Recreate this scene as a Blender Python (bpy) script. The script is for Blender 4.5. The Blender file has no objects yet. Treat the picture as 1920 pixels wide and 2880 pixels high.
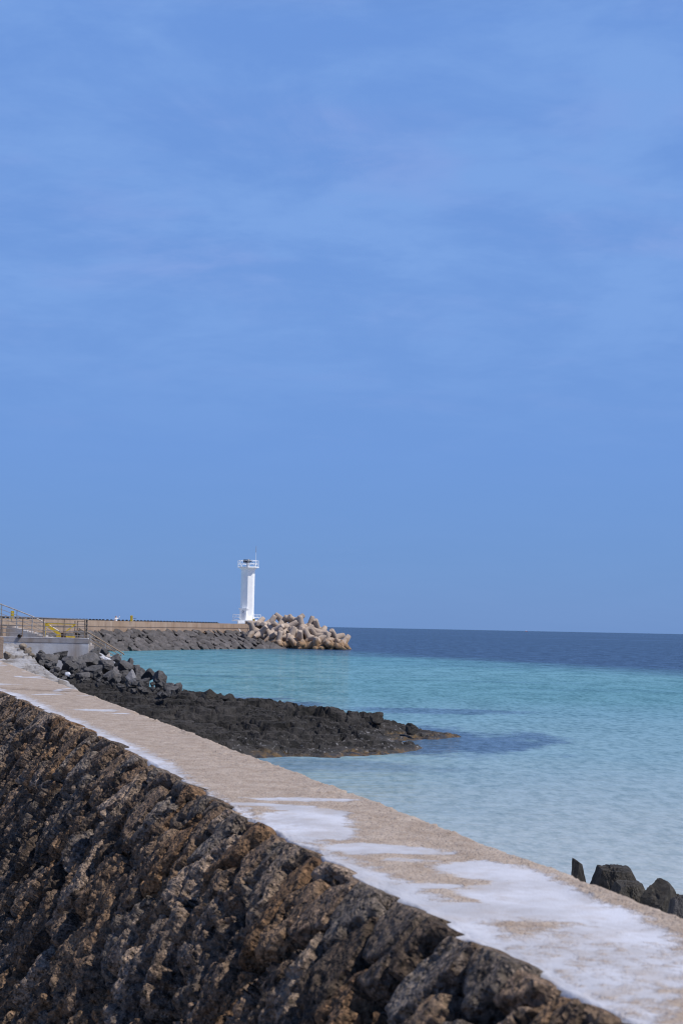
import bpy, bmesh, math, random
import numpy as np
from mathutils import Vector, Matrix, Quaternion

random.seed(7)
rng = np.random.default_rng(11)
C = bpy.context.scene.collection
scn = bpy.context.scene

# ------------------------------------------------------------------ camera
FPX, CAMZ = 4000.0, 3.5
PITCH, ROLL = math.atan(324 / 4000), math.radians(1.15)
_c, _s = math.cos, math.sin
R0 = np.array([1, 0, 0.]); U0 = np.array([0, -_s(PITCH), _c(PITCH)]); FW = np.array([0, _c(PITCH), _s(PITCH)])
RT = R0 * _c(ROLL) + U0 * _s(ROLL); UP = -R0 * _s(ROLL) + U0 * _c(ROLL)
cam = bpy.data.cameras.new('camera'); cam_o = bpy.data.objects.new('camera', cam); C.objects.link(cam_o)
m = Matrix.Identity(4)
for i in range(3):
    m[i][0], m[i][1], m[i][2] = RT[i], UP[i], -FW[i]
m[2][3] = CAMZ
cam_o.matrix_world = m
cam.sensor_fit = 'VERTICAL'; cam.sensor_height = 36; cam.lens = 50
cam.clip_start = 0.1; cam.clip_end = 80000
cam.dof.use_dof = True; cam.dof.focus_distance = 22; cam.dof.aperture_fstop = 5.6
scn.camera = cam_o

def ray(px, py): return FW * FPX + RT * (px - 960) - UP * (py - 1440)
def onz(px, py, z):
    d = ray(px, py); return np.array([0, 0, CAMZ]) + d * ((z - CAMZ) / d[2])
def aty(px, py, y):
    d = ray(px, py); return np.array([0, 0, CAMZ]) + d * (y / d[1])

# ------------------------------------------------------------------ world, sun, exposure
SUN = Vector((0.512, -0.170, 0.842)).normalized()
W = bpy.data.worlds.new('World'); scn.world = W; W.use_nodes = True
scn.view_settings.view_transform = 'Standard'; scn.view_settings.look = 'None'
scn.cycles.filter_width = 1.15; scn.view_settings.exposure = 0; scn.view_settings.gamma = 1


class NT:
    """tiny node-graph helper"""
    def __init__(s, tree): s.t = tree; s.n = tree.nodes; s.l = tree.links
    def node(s, kind, ins=None, **kw):
        n = s.n.new(kind)
        for k, v in kw.items(): setattr(n, k, v)
        for k, v in (ins or {}).items(): s.put(n.inputs[k], v)
        return n
    def put(s, sock, v):
        if isinstance(v, bpy.types.NodeSocket): s.l.new(v, sock)
        elif isinstance(v, (tuple, list)) and sock.type == 'RGBA' and len(v) == 3: sock.default_value = (*v, 1)
        else: sock.default_value = v
    def math(s, op, a, b=0.0, c=None, clamp=False):
        n = s.node('ShaderNodeMath', operation=op, use_clamp=clamp); s.put(n.inputs[0], a); s.put(n.inputs[1], b)
        if c is not None: s.put(n.inputs[2], c)
        return n.outputs[0]
    def mix(s, f, a, b, blend='MIX'):
        n = s.node('ShaderNodeMix', data_type='RGBA', blend_type=blend)
        s.put(n.inputs[0], f); s.put(n.inputs[6], a); s.put(n.inputs[7], b); return n.outputs[2]
    def noise(s, vec, scale, detail=4, rough=.55, dist=0.0):
        n = s.node('ShaderNodeTexNoise', {'Scale': scale, 'Detail': detail, 'Roughness': rough, 'Distortion': dist})
        if vec is not None: s.put(n.inputs['Vector'], vec)
        return n.outputs[0]
    def voro(s, vec, scale, feature='F1', rnd=1.0):
        n = s.node('ShaderNodeTexVoronoi', {'Scale': scale, 'Randomness': rnd}, feature=feature)
        s.put(n.inputs['Vector'], vec); return n
    def rng(s, v, a, b, c=0.0, d=1.0, smooth=False):
        n = s.node('ShaderNodeMapRange', {'From Min': a, 'From Max': b, 'To Min': c, 'To Max': d},
                   interpolation_type='SMOOTHSTEP' if smooth else 'LINEAR'); s.put(n.inputs[0], v); return n.outputs[0]
    def ramp(s, f, stops):
        n = s.node('ShaderNodeValToRGB'); cr = n.color_ramp
        while len(cr.elements) < len(stops): cr.elements.new(1)
        for e, (p, c) in zip(cr.elements, stops): e.position = p; e.color = (*c, 1)
        s.put(n.inputs[0], f); return n.outputs[0]
    def scale(s, vec, xyz, loc=(0, 0, 0), rot=(0, 0, 0)):
        n = s.node('ShaderNodeMapping', {'Scale': xyz, 'Location': loc, 'Rotation': rot}); s.put(n.inputs[0], vec); return n.outputs[0]
    def sep(s, vec):
        n = s.node('ShaderNodeSeparateXYZ'); s.put(n.inputs[0], vec); return n.outputs
    def bump(s, h, strength, dist, normal=None):
        n = s.node('ShaderNodeBump', {'Strength': strength, 'Distance': dist}); s.put(n.inputs['Height'], h)
        if normal is not None: s.put(n.inputs['Normal'], normal)
        return n.outputs[0]

wt = NT(W.node_tree); bg = W.node_tree.nodes['Background']
sky = wt.node('ShaderNodeTexSky', sky_type='NISHITA', sun_disc=False, sun_elevation=math.asin(SUN.z),
              sun_rotation=math.atan2(SUN.x, SUN.y), altitude=0, air_density=1.0, dust_density=0.3, ozone_density=2.0)
gen = wt.node('ShaderNodeTexCoord').outputs['Generated']
X, Y, Z = wt.sep(gen)
# hazy maritime blue: gentle gradient with elevation, thin high cirrus projected on a flat cloud deck
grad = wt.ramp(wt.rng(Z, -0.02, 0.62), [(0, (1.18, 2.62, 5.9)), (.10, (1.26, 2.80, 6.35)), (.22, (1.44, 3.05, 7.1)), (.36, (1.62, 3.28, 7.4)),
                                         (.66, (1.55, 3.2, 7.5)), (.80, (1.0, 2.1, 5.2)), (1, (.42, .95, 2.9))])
deck = wt.node('ShaderNodeCombineXYZ'); zz = wt.math('ADD', Z, 0.16)
wt.put(deck.inputs[0], wt.math('DIVIDE', X, zz)); wt.put(deck.inputs[1], wt.math('DIVIDE', Y, zz)); dv = deck.outputs[0]
c1 = wt.noise(wt.scale(dv, (1.3, 1.25, 1), (3.1, .4, 0), (0, 0, .25)), 1.9, 8, .6, .5)
c2 = wt.noise(wt.scale(dv, (1.1, 1.7, 1), (7, 2, 0), (0, 0, -.35)), 4.2, 7, .62, .4)
cl = wt.math('ADD', wt.math('MULTIPLY', c1, .65), wt.math('MULTIPLY', c2, .35))
cl = wt.math('MULTIPLY', wt.rng(cl, .40, .62, 0, 1, True), wt.math('MULTIPLY', wt.rng(Z, .10, .27, .05, 1, True), wt.rng(Z, .5, .75, 1, .2)))
vio = wt.mix(wt.rng(wt.noise(wt.scale(dv, (1, 1.6, 1), (1, 9, 0)), 2.2, 3), .5, .68), (2.25, 4.10, 8.3), (2.75, 4.05, 8.1))
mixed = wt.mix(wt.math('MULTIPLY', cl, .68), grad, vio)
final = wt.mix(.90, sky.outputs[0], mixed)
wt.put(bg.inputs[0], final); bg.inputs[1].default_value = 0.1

sun = bpy.data.lights.new('sun', 'SUN'); sun.energy = 4.8; sun.angle = math.radians(.53); sun.color = (1, .95, .87)
sun_o = bpy.data.objects.new('sun', sun); C.objects.link(sun_o)
sun_o.rotation_mode = 'QUATERNION'; sun_o.rotation_quaternion = (-SUN).to_track_quat('-Z', 'Y'); sun_o.location = (30, -20, 60)

# ------------------------------------------------------------------ numpy noise
def _h(ix, iy, iz, seed):
    with np.errstate(over='ignore'):
        n = (ix.astype(np.int64) * 374761393 + iy.astype(np.int64) * 668265263 + iz.astype(np.int64) * 2147483647 + seed * 974711) & 0xffffffff
        n = ((n ^ (n >> 13)) * 1274126177) & 0xffffffff
        n = ((n ^ (n >> 15)) * 2246822519) & 0xffffffff
        n = n ^ (n >> 16)
    return (n & 0xffffff) / float(0x1000000)
def vn(x, y, z=None, seed=0):
    x = np.asarray(x, float); y = np.asarray(y, float)
    ix, iy = np.floor(x), np.floor(y); fx, fy = x - ix, y - iy
    ux = fx * fx * fx * (fx * (fx * 6 - 15) + 10); uy = fy * fy * fy * (fy * (fy * 6 - 15) + 10)
    def pl(k):
        a, b = _h(ix, iy, k, seed), _h(ix + 1, iy, k, seed); c, d = _h(ix, iy + 1, k, seed), _h(ix + 1, iy + 1, k, seed)
        return (a + (b - a) * ux) * (1 - uy) + (c + (d - c) * ux) * uy
    if z is None: return pl(np.zeros_like(ix)) * 2 - 1
    z = np.asarray(z, float); iz = np.floor(z); fz = z - iz; uz = fz * fz * (3 - 2 * fz)
    return (pl(iz) * (1 - uz) + pl(iz + 1) * uz) * 2 - 1
def fbm(x, y, z=None, o=4, g=.5, seed=0):
    r, a, t = 0, 1, 0
    for i in range(o):
        f = 2.03 ** i
        r = r + a * vn(x * f + 17.3 * i, y * f - 9.1 * i, None if z is None else z * f, seed + i); t += a; a *= g
    return r / t
def worley(x, y, seed=0, jit=.85):
    ix, iy = np.floor(x), np.floor(y)
    f1 = np.full(x.shape, 9.); f2 = np.full(x.shape, 9.); cid = np.zeros(x.shape); vx = np.zeros(x.shape); vy = np.zeros(x.shape)
    z0 = np.zeros_like(ix)
    for dx in (-1, 0, 1):
        for dy in (-1, 0, 1):
            cx, cy = ix + dx, iy + dy
            px = cx + .5 + jit * (_h(cx, cy, z0, seed) - .5); py = cy + .5 + jit * (_h(cx, cy, z0, seed + 5) - .5)
            d = np.sqrt((px - x) ** 2 + (py - y) ** 2); k = d < f1
            f2 = np.where(k, f1, np.minimum(f2, d)); f1 = np.where(k, d, f1)
            cid = np.where(k, _h(cx, cy, z0, seed + 9), cid); vx = np.where(k, x - px, vx); vy = np.where(k, y - py, vy)
    return f1, f2, cid, vx, vy
def sst(a, b, x):
    t = np.clip((x - a) / (b - a), 0, 1); return t * t * (3 - 2 * t)

# ------------------------------------------------------------------ object helpers
def link(name, me, mat, parent=None):
    o = bpy.data.objects.new(name, me); C.objects.link(o)
    if mat is not None: me.materials.append(mat)
    if parent is not None: o.parent = parent
    return o
def tag(o, label=None, cat=None, group=None, kind=None):
    for k, v in (('label', label), ('category', cat), ('group', group), ('kind', kind)):
        if v: o[k] = v
    return o
def empty(name, loc=(0, 0, 0), rz=0.0):
    o = bpy.data.objects.new(name, None); C.objects.link(o); o.location = loc; o.rotation_euler = (0, 0, rz); o.empty_display_size = .2
    return o
def grid_mesh(name, P, smooth=True, attr=None, keep=None):
    """P: (n, m, 3) array -> quad grid mesh; attr: dict name -> (n, m, 3) colours; keep: (n-1, m-1) bool"""
    n, k, _ = P.shape
    idx = np.arange(n * k).reshape(n, k)
    q = np.stack([idx[:-1, :-1], idx[:-1, 1:], idx[1:, 1:], idx[1:, :-1]], -1).reshape(-1, 4)
    V = P.reshape(-1, 3); cols = {a: v.reshape(-1, 3) for a, v in (attr or {}).items()}
    if keep is not None:
        q = q[keep.reshape(-1)]; used = np.unique(q); mp = np.zeros(n * k, np.int64); mp[used] = np.arange(len(used)); q = mp[q]; V = V[used]
        cols = {a: v[used] for a, v in cols.items()}
    me = bpy.data.meshes.new(name)
    me.vertices.add(len(V)); me.vertices.foreach_set('co', V.astype(np.float32).ravel())
    me.loops.add(q.size); me.loops.foreach_set('vertex_index', q.astype(np.int32).ravel())
    me.polygons.add(len(q)); me.polygons.foreach_set('loop_start', (np.arange(len(q)) * 4).astype(np.int32))
    me.polygons.foreach_set('use_smooth', np.full(len(q), smooth))
    me.update(calc_edges=True)
    for a, v in cols.items():
        at = me.color_attributes.new(a, 'FLOAT_COLOR', 'POINT')
        at.data.foreach_set('color', np.concatenate([v, np.ones((len(v), 1))], 1).astype(np.float32).ravel())
    return me

class MB:
    """collects simple solids; build() links them as one mesh"""
    def __init__(s): s.v = []; s.f = []
    def add(s, vs, fs):
        o = len(s.v); s.v += [tuple(map(float, p)) for p in vs]; s.f += [tuple(i + o for i in f) for f in fs]
    def box(s, c, size, rz=0.0, ax=None):
        hx, hy, hz = (d / 2 for d in size); M = ax or Matrix.Rotation(rz, 3, 'Z'); c = Vector(c)
        vs = [c + M @ Vector((x, y, z)) for x in (-hx, hx) for y in (-hy, hy) for z in (-hz, hz)]
        s.add(vs, [(0, 1, 3, 2), (4, 6, 7, 5), (0, 4, 5, 1), (2, 3, 7, 6), (0, 2, 6, 4), (1, 5, 7, 3)])
    def bar(s, a, b, w, h=None):
        a, b = Vector(a), Vector(b); d = b - a; q = d.to_track_quat('X', 'Z').to_matrix()
        s.box((a + b) / 2, (d.length, w, h or w), ax=q)
    def cyl(s, a, b, r0, r1=None, n=10):
        a, b = Vector(a), Vector(b); r1 = r0 if r1 is None else r1; q = (b - a).to_track_quat('Z', 'Y').to_matrix()
        vs = []
        for p, r in ((a, r0), (b, r1)):
            vs += [p + q @ Vector((r * math.cos(t * 2 * math.pi / n), r * math.sin(t * 2 * math.pi / n), 0)) for t in range(n)]
        s.add(vs, [(i, (i + 1) % n, n + (i + 1) % n, n + i) for i in range(n)] + [tuple(range(n - 1, -1, -1)), tuple(range(n, 2 * n))])
    def tube(s, pts, r, n=8):
        for a, b in zip(pts[:-1], pts[1:]): s.cyl(a, b, r, r, n)
    def lathe(s, prof, n=8, rot=0.0, c=(0, 0, 0), caps=True):
        vs = []
        for r, z in prof:
            vs += [(c[0] + r * math.cos(rot + k * 2 * math.pi / n), c[1] + r * math.sin(rot + k * 2 * math.pi / n), c[2] + z) for k in range(n)]
        fs = [(j * n + i, j * n + (i + 1) % n, (j + 1) * n + (i + 1) % n, (j + 1) * n + i) for j in range(len(prof) - 1) for i in range(n)]
        if caps: fs += [tuple(range(n - 1, -1, -1)), tuple(range((len(prof) - 1) * n, len(prof) * n))]
        s.add(vs, fs)
    def prism(s, poly, a, b):
        """poly: list of (u, z) in the plane spanned by +X and Z; extruded from y=a to y=b"""
        n = len(poly); vs = [(u, a, z) for u, z in poly] + [(u, b, z) for u, z in poly]
        s.add(vs, [(i, (i + 1) % n, n + (i + 1) % n, n + i) for i in range(n)] + [tuple(range(n - 1, -1, -1)), tuple(range(n, 2 * n))])
    def build(s, name, mat, parent=None, smooth=False, bevel=0.0):
        bm = bmesh.new(); vs = [bm.verts.new(p) for p in s.v]
        for f in s.f:
            try: bm.faces.new([vs[i] for i in f])
            except ValueError: pass
        bmesh.ops.recalc_face_normals(bm, faces=bm.faces)
        if bevel: bmesh.ops.bevel(bm, geom=list(bm.edges), offset=bevel, segments=2, affect='EDGES', clamp_overlap=True)
        me = bpy.data.meshes.new(name); bm.to_mesh(me); bm.free()
        if smooth: me.shade_smooth(); me.set_sharp_from_angle(angle=math.radians(40))
        return link(name, me, mat, parent)

# ------------------------------------------------------------------ materials
def new_mat(name):
    mt = bpy.data.materials.new(name); mt.use_nodes = True; t = NT(mt.node_tree); b = mt.node_tree.nodes['Principled BSDF']
    return mt, t, b
def simple(name, col, rough=.6, metal=0.0, var=.12, scale=6.0, bump=0.0):
    mt, t, b = new_mat(name); co = t.node('ShaderNodeTexCoord').outputs['Object']
    n = t.noise(co, scale, 5)
    t.put(b.inputs['Base Color'], t.mix(t.rng(n, .3, .7), tuple(c * (1 - var) for c in col), tuple(min(1, c * (1 + var)) for c in col)))
    b.inputs['Roughness'].default_value = rough; b.inputs['Metallic'].default_value = metal
    if bump: t.put(b.inputs['Normal'], t.bump(t.noise(co, scale * 3, 6), .6, bump))
    return mt
def wpos(t): return t.node('ShaderNodeNewGeometry').outputs['Position']

M_white = simple('white_paint', (.84, .84, .84), .45, var=.04, scale=1.5)
M_steel = simple('weathered_steel_rail', (.46, .42, .38), .38, .7, .2, 5)
M_steel_brown = simple('rust_stained_post', (.22, .16, .11), .55, .3, .3, 9)
M_rust = simple('rusted_iron', (.115, .045, .022), .8, 0, .4, 14, .01)
M_yellow = simple('faded_yellow_paint', (.62, .42, .02), .5, 0, .18, 8)
M_black = simple('black_rubber', (.018, .018, .02), .7, 0, .3, 6)
M_darkpanel = simple('solar_cells', (.012, .012, .02), .25, 0, .3, 3)
M_door = simple('door_grey_white', (.62, .63, .66), .5, 0, .05, 2)
M_skin = simple('skin', (.5, .31, .22), .5, 0, .06, 9)
M_shirt = simple('white_cotton', (.78, .78, .8), .85, 0, .05, 12)
M_trouser = simple('dark_trousers', (.05, .055, .08), .8, 0, .2, 12)
M_hair = simple('black_hair', (.012, .01, .009), .45, 0, .3, 40)
M_boathull = simple('pale_boat_paint', (.75, .75, .78), .4, 0, .05, 1)
M_boatred = simple('red_boat_trim', (.4, .06, .05), .5, 0, .1, 1)

def concrete(name, base, stain, pale, sc=1.0, bump=.012, streak=True):
    mt, t, b = new_mat(name); P = wpos(t)
    n1 = t.noise(P, .55 * sc, 6, .6); n2 = t.noise(t.scale(P, (2.2, 2.2, .22) if streak else (2, 2, 2)), 1.0 * sc, 5, .6); n3 = t.noise(P, 24 * sc, 4, .7)
    col = t.mix(t.rng(n1, .38, .66), base, pale); col = t.mix(t.math('MULTIPLY', t.rng(n2, .50, .72), .75), col, stain)
    col = t.mix(t.math('MULTIPLY', t.rng(n3, .5, .75), .35), col, tuple(c * .55 for c in base))
    t.put(b.inputs['Base Color'], col); b.inputs['Roughness'].default_value = .88
    t.put(b.inputs['Normal'], t.bump(t.math('ADD', n3, t.noise(P, 5 * sc, 5)), .7, bump)); return mt
M_parapet = concrete('parapet_concrete', (.30, .205, .145), (.20, .13, .09), (.37, .28, .22), .6, .02)
M_platform = concrete('landing_concrete', (.52, .47, .44), (.34, .24, .17), (.74, .72, .72), .8)
M_stair = concrete('stair_concrete', (.36, .30, .26), (.26, .19, .14), (.48, .47, .49), 1.0)
M_plinth = concrete('plinth_concrete', (.34, .27, .22), (.22, .17, .12), (.4, .34, .3), 1.0)

def rock(name, dark, light, warm, sc=1.0, bump=.03, pits=0.0, rough=.85, warm_amt=.5, spec=.3):
    mt, t, b = new_mat(name); co = t.node('ShaderNodeTexCoord').outputs['Object']
    oi = t.node('ShaderNodeObjectInfo').outputs['Random']
    off = t.node('ShaderNodeVectorMath', operation='ADD'); t.put(off.inputs[0], co); t.put(off.inputs[1], t.math('MULTIPLY', oi, 37.0)); co = off.outputs[0]
    n = t.noise(co, 1.6 * sc, 7, .62); n2 = t.noise(co, 9 * sc, 6, .65); n3 = t.noise(co, 3.1 * sc, 5, .6)
    col = t.mix(t.rng(n, .34, .66), dark, light); col = t.mix(t.math('MULTIPLY', t.rng(n3, .5, .7), warm_amt), col, warm)
    col = t.mix(t.rng(n2, .45, .75, 0, .45), col, tuple(c * .5 for c in dark))
    hs = t.node('ShaderNodeHueSaturation', {'Value': t.rng(oi, 0, 1, .72, 1.25)}); t.put(hs.inputs['Color'], col); col = hs.outputs[0]
    t.put(b.inputs['Base Color'], col); b.inputs['Roughness'].default_value = rough; b.inputs['Specular IOR Level'].default_value = spec
    h = t.math('ADD', t.math('MULTIPLY', n2, .5), n)
    if pits: h = t.math('ADD', h, t.math('MULTIPLY', t.rng(t.voro(co, 14 * sc).outputs[0], 0, .5), pits))
    t.put(b.inputs['Normal'], t.bump(h, .9, bump)); return mt, t, b, col
M_boulder = rock('grey_basalt', (.055, .053, .055), (.115, .11, .115), (.095, .075, .062), 1.0, .10)[0]
M_boulder_pale = rock('pale_basalt', (.17, .165, .175), (.27, .265, .29), (.2, .18, .16), 1.4, .05)[0]
M_armour = rock('armour_basalt', (.062, .056, .056), (.125, .115, .118), (.09, .068, .054), .8, .06)[0]
M_lava = rock('vesicular_lava', (.036, .033, .030), (.088, .080, .072), (.075, .055, .035), 2.2, .03, .9)[0]
M_lava_green, _t, _b, _col = rock('lava_with_algae', (.036, .033, .030), (.088, .080, .072), (.075, .055, .035), 2.2, .03, .9)
_co = _t.node('ShaderNodeTexCoord').outputs['Object']
_z = _t.sep(_co)
_t.put(_b.inputs['Base Color'], _t.mix(_t.math('MULTIPLY', _t.rng(_t.noise(_co, 2.6, 3), .56, .62), _t.rng(_z[2], .2, -.1)), _col, (.035, .13, .015)))
M_rubble = rock('tan_rubble', (.16, .13, .10), (.27, .22, .18), (.20, .15, .11), 2.5, .05)[0]
M_spill = simple('pale_mortar', (.52, .52, .56), .8, 0, .25, 4, .05)
M_plastic = simple('white_plastic', (.72, .72, .76), .3, 0, .1, 8)

# tetrapod concrete, stained brown towards the waterline
mt, t, b = new_mat('tetrapod_concrete'); P = wpos(t); oi = t.node('ShaderNodeObjectInfo').outputs['Random']
n = t.noise(P, .9, 6, .6); n2 = t.noise(P, 7, 5, .65)
col = t.mix(t.rng(n, .35, .65), (.31, .24, .192), (.44, .365, .31)); col = t.mix(t.rng(n2, .5, .75, 0, .4), col, (.24, .16, .11))
hs = t.node('ShaderNodeHueSaturation', {'Value': t.rng(oi, 0, 1, .8, 1.15)}); t.put(hs.inputs['Color'], col); col = hs.outputs[0]
zl = t.math('ADD', t.sep(P)[2], t.rng(t.noise(P, 1.3, 4), .3, .7, -.8, .8))
col = t.mix(t.rng(zl, 2.2, .7, 0, .85, True), col, (.19, .105, .045)); col = t.mix(t.rng(zl, .5, .1), col, (.05, .04, .025))
t.put(b.inputs['Base Color'], col); b.inputs['Roughness'].default_value = .9
t.put(b.inputs['Normal'], t.bump(t.math('ADD', n2, n), .6, .04)); M_tetra = mt

# lava shelf: black, brown weed and white barnacles along the tide line
mt, t, b = new_mat('lava_shelf_rock'); P = wpos(t); z = t.sep(P)[2]
n = t.noise(P, 1.5, 8, .65); n2 = t.noise(P, 11, 6, .7); n3 = t.noise(P, .8, 4)
col = t.mix(t.rng(n, .35, .68), (.009, .008, .0075), (.050, .045, .044)); col = t.mix(t.rng(n2, .5, .72, 0, .6), col, (.014, .013, .012))
zt = t.math('ADD', z, t.rng(n3, .3, .7, -.16, .16))
col = t.mix(t.math('MULTIPLY', t.rng(zt, .17, .03, 0, 1, True), t.rng(t.noise(P, 4.5, 5), .44, .60)), col, (.115, .068, .022))
barn = t.math('MULTIPLY', t.rng(t.noise(P, 9, 3, .5), .62, .68), t.math('MULTIPLY', t.rng(zt, .50, .30), t.rng(zt, .02, .14)))
col = t.mix(t.math('MULTIPLY', barn, .6), col, (.32, .31, .32))
t.put(b.inputs['Base Color'], col); t.put(b.inputs['Roughness'], t.rng(zt, .03, .25, .5, .88)); b.inputs['Specular IOR Level'].default_value = .35
t.put(b.inputs['Normal'], t.bump(t.math('ADD', n, t.math('MULTIPLY', n2, .5)), 1.0, .09)); M_shelf = mt

# sea wall facing: every stone its own colour, vesicular surface
mt, t, b = new_mat('wall_lava_stone'); P = wpos(t); st = t.node('ShaderNodeVertexColor', layer_name='stone').outputs[0]
n = t.noise(P, 7, 7, .65); n2 = t.noise(P, 34, 5, .65)
v1 = t.voro(P, 48).outputs[0]; v2 = t.voro(P, 21).outputs[0]
col = t.mix(t.rng(n, .36, .68), t.mix(1, st, (.42, .39, .38), 'MULTIPLY'), st)
col = t.mix(t.rng(n2, .48, .62, 0, .8), col, (.022, .018, .014)); col = t.mix(t.rng(t.noise(P, 55, 3, .6), .54, .66, 0, .6), col, t.mix(1, st, (1.75, 1.65, 1.6), 'MULTIPLY'))  # shaded pores and sunlit specks painted into the stone colour
col = t.mix(t.math('MULTIPLY', t.rng(t.noise(P, 3.3, 4), .56, .68), .32), col, (.17, .10, .056))
t.put(b.inputs['Base Color'], col); b.inputs['Roughness'].default_value = .92; b.inputs['Specular IOR Level'].default_value = .2
pit = t.math('ADD', t.math('MULTIPLY', t.rng(v1, 0, .45), .5), t.math('ADD', t.rng(v2, .0, .5), t.math('MULTIPLY', n2, .8)))
t.put(b.inputs['Normal'], t.bump(pit, 1.0, .03)); M_stone = mt

# wall cap: tan aggregate with paler skim of mortar
mt, t, b = new_mat('cap_concrete'); P = wpos(t); a = t.sep(t.node('ShaderNodeVertexColor', layer_name='mortar').outputs[0])
n = t.noise(P, 60, 4, .7); n2 = t.noise(P, 6, 5, .6); n3 = t.noise(P, 1.4, 4); sp = t.voro(P, 70).outputs[0]
agg = t.mix(t.rng(n2, .35, .65), (.275, .215, .172), (.375, .31, .265)); agg = t.mix(t.rng(n, .50, .72, 0, .8), agg, (.12, .08, .055))
agg = t.mix(t.math('MULTIPLY', t.rng(sp, .16, .05), .5), agg, (.46, .42, .40))
mor = t.mix(t.rng(n3, .36, .62), (.36, .37, .42), (.50, .52, .60)); mor = t.mix(t.rng(t.noise(P, 2.7, 6, .65), .48, .62, 0, .6), mor, (.30, .29, .31)); mor = t.mix(t.rng(n2, .50, .72, 0, .6), mor, (.32, .285, .275))
mm = t.rng(t.math('ADD', a[0], t.rng(t.noise(P, 14, 6, .65), .3, .7, -.24, .24)), .34, .70, 0, 1, True)
mm = t.math('MULTIPLY', mm, .93)
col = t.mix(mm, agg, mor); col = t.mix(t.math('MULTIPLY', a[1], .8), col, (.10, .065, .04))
t.put(b.inputs['Base Color'], col); b.inputs['Roughness'].default_value = .85
t.put(b.inputs['Normal'], t.bump(t.math('MULTIPLY', t.math('ADD', n, t.rng(sp, 0, .5)), t.rng(mm, 0, 1, 1, .12)), .8, .006)); M_cap = mt

# mortar and gravel apron
mt, t, b = new_mat('apron_mortar'); P = wpos(t)
n = t.noise(t.scale(P, (1, .35, 1)), .9, 6, .6); n2 = t.noise(P, 7, 6, .7)
col = t.mix(t.rng(n, .40, .56), (.15, .13, .115), (.33, .325, .345)); col = t.mix(t.rng(n2, .5, .7, 0, .55), col, (.10, .085, .075))
t.put(b.inputs['Base Color'], col); b.inputs['Roughness'].default_value = .9
t.put(b.inputs['Normal'], t.bump(n2, .9, .08)); M_apron = mt

# ground inland, sand
M_road = concrete('promenade_concrete', (.30, .28, .26), (.2, .18, .16), (.36, .34, .33), .8, .01, False)
M_sand = simple('wet_sand', (.36, .30, .23), .8, 0, .12, 3, .02)

# ------------------------------------------------------------------ sea
mt, t, b = new_mat('sea_water'); P = wpos(t); X, Y, Z = t.sep(P)
warp = t.rng(t.noise(t.scale(P, (.02, .035, 1)), 1, 4, .6), .2, .8, -1, 1)
# the sand shelf ends further out on the left than on the right
e = t.math('ADD', t.math('ADD', Y, t.math('MULTIPLY', X, 2.2)), t.math('MULTIPLY', warp, 40))
near = t.ramp(t.rng(t.math('ADD', Y, t.math('MULTIPLY', warp, 7)), 14, 150), [
    (0.0, (.50, .50, .475)), (.06, (.41, .455, .45)), (.13, (.285, .38, .405)), (.22, (.215, .345, .385)), (.34, (.15, .295, .34)),
    (.44, (.110, .262, .285)), (.56, (.105, .262, .285)), (.72, (.125, .29, .325)), (1, (.095, .255, .30))])
streak = t.noise(t.scale(P, (.035, .16, 1)), 1, 5, .6)
near = t.mix(t.math('MULTIPLY', t.rng(streak, .54, .68), t.rng(Y, 60, 95, 0, .5)), near, (.045, .14, .185))
col = t.mix(t.rng(e, 150, 232, 0, 1, True), near, (.022, .050, .108))
def blob(cx, cy, rx, ry, wob=.5):
    dx = t.math('DIVIDE', t.math('SUBTRACT', X, cx), rx); dy = t.math('DIVIDE', t.math('SUBTRACT', Y, cy), ry)
    d = t.math('SQRT', t.math('ADD', t.math('MULTIPLY', dx, dx), t.math('MULTIPLY', dy, dy)))
    return t.rng(t.math('ADD', d, t.rng(t.noise(t.scale(P, (.5, .3, 1)), 1, 5, .65), .25, .75, -wob, wob)), 1.15, .62, 0, 1, True)
reef = blob(3.0, 45.5, 4.3, 6.0); reef2 = blob(4.0, 61.5, 4.2, 2.4); reef3 = blob(-4.5, 63, 3.4, 8.5); reef4 = blob(-1.5, 36.5, 4.5, 1.8)
for rf, k in ((reef, .8), (reef2, .62), (reef3, .75), (reef4, .35)):
    col = t.mix(t.math('MULTIPLY', rf, k), col, (.040, .080, .165))
w1 = t.noise(t.scale(P, (.10, .16, 1)), 1, 3, .5); w2 = t.noise(t.scale(P, (.55, .95, 1)), 1, 4, .55); w3 = t.noise(t.scale(P, (2.2, 3.4, 1)), 1, 4, .6)
h = t.math('ADD', t.math('MULTIPLY', w1, 1.0), t.math('ADD', t.math('MULTIPLY', w2, .35), t.math('MULTIPLY', w3, .10)))
nrm = t.bump(h, 1.0, 1.0)
# wind ripples: noise for wavelet tilt paints sky reflection and dark faces into the surface
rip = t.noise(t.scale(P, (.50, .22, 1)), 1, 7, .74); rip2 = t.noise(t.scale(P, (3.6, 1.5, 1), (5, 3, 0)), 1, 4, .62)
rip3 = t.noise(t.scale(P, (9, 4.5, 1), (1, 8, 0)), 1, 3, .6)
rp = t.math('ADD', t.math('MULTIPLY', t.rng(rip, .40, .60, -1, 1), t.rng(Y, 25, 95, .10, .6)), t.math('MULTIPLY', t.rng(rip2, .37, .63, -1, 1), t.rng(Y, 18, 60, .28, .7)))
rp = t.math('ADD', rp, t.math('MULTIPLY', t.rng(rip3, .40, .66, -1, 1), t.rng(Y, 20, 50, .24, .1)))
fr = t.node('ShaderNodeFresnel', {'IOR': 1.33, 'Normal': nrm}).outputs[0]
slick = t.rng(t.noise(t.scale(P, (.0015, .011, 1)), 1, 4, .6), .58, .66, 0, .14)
refl = t.math('ADD', t.math('MULTIPLY', t.math('MINIMUM', fr, .5), .35), t.math('ADD', slick, t.rng(rp, -1, 1, .0, .30)), clamp=True)
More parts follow.
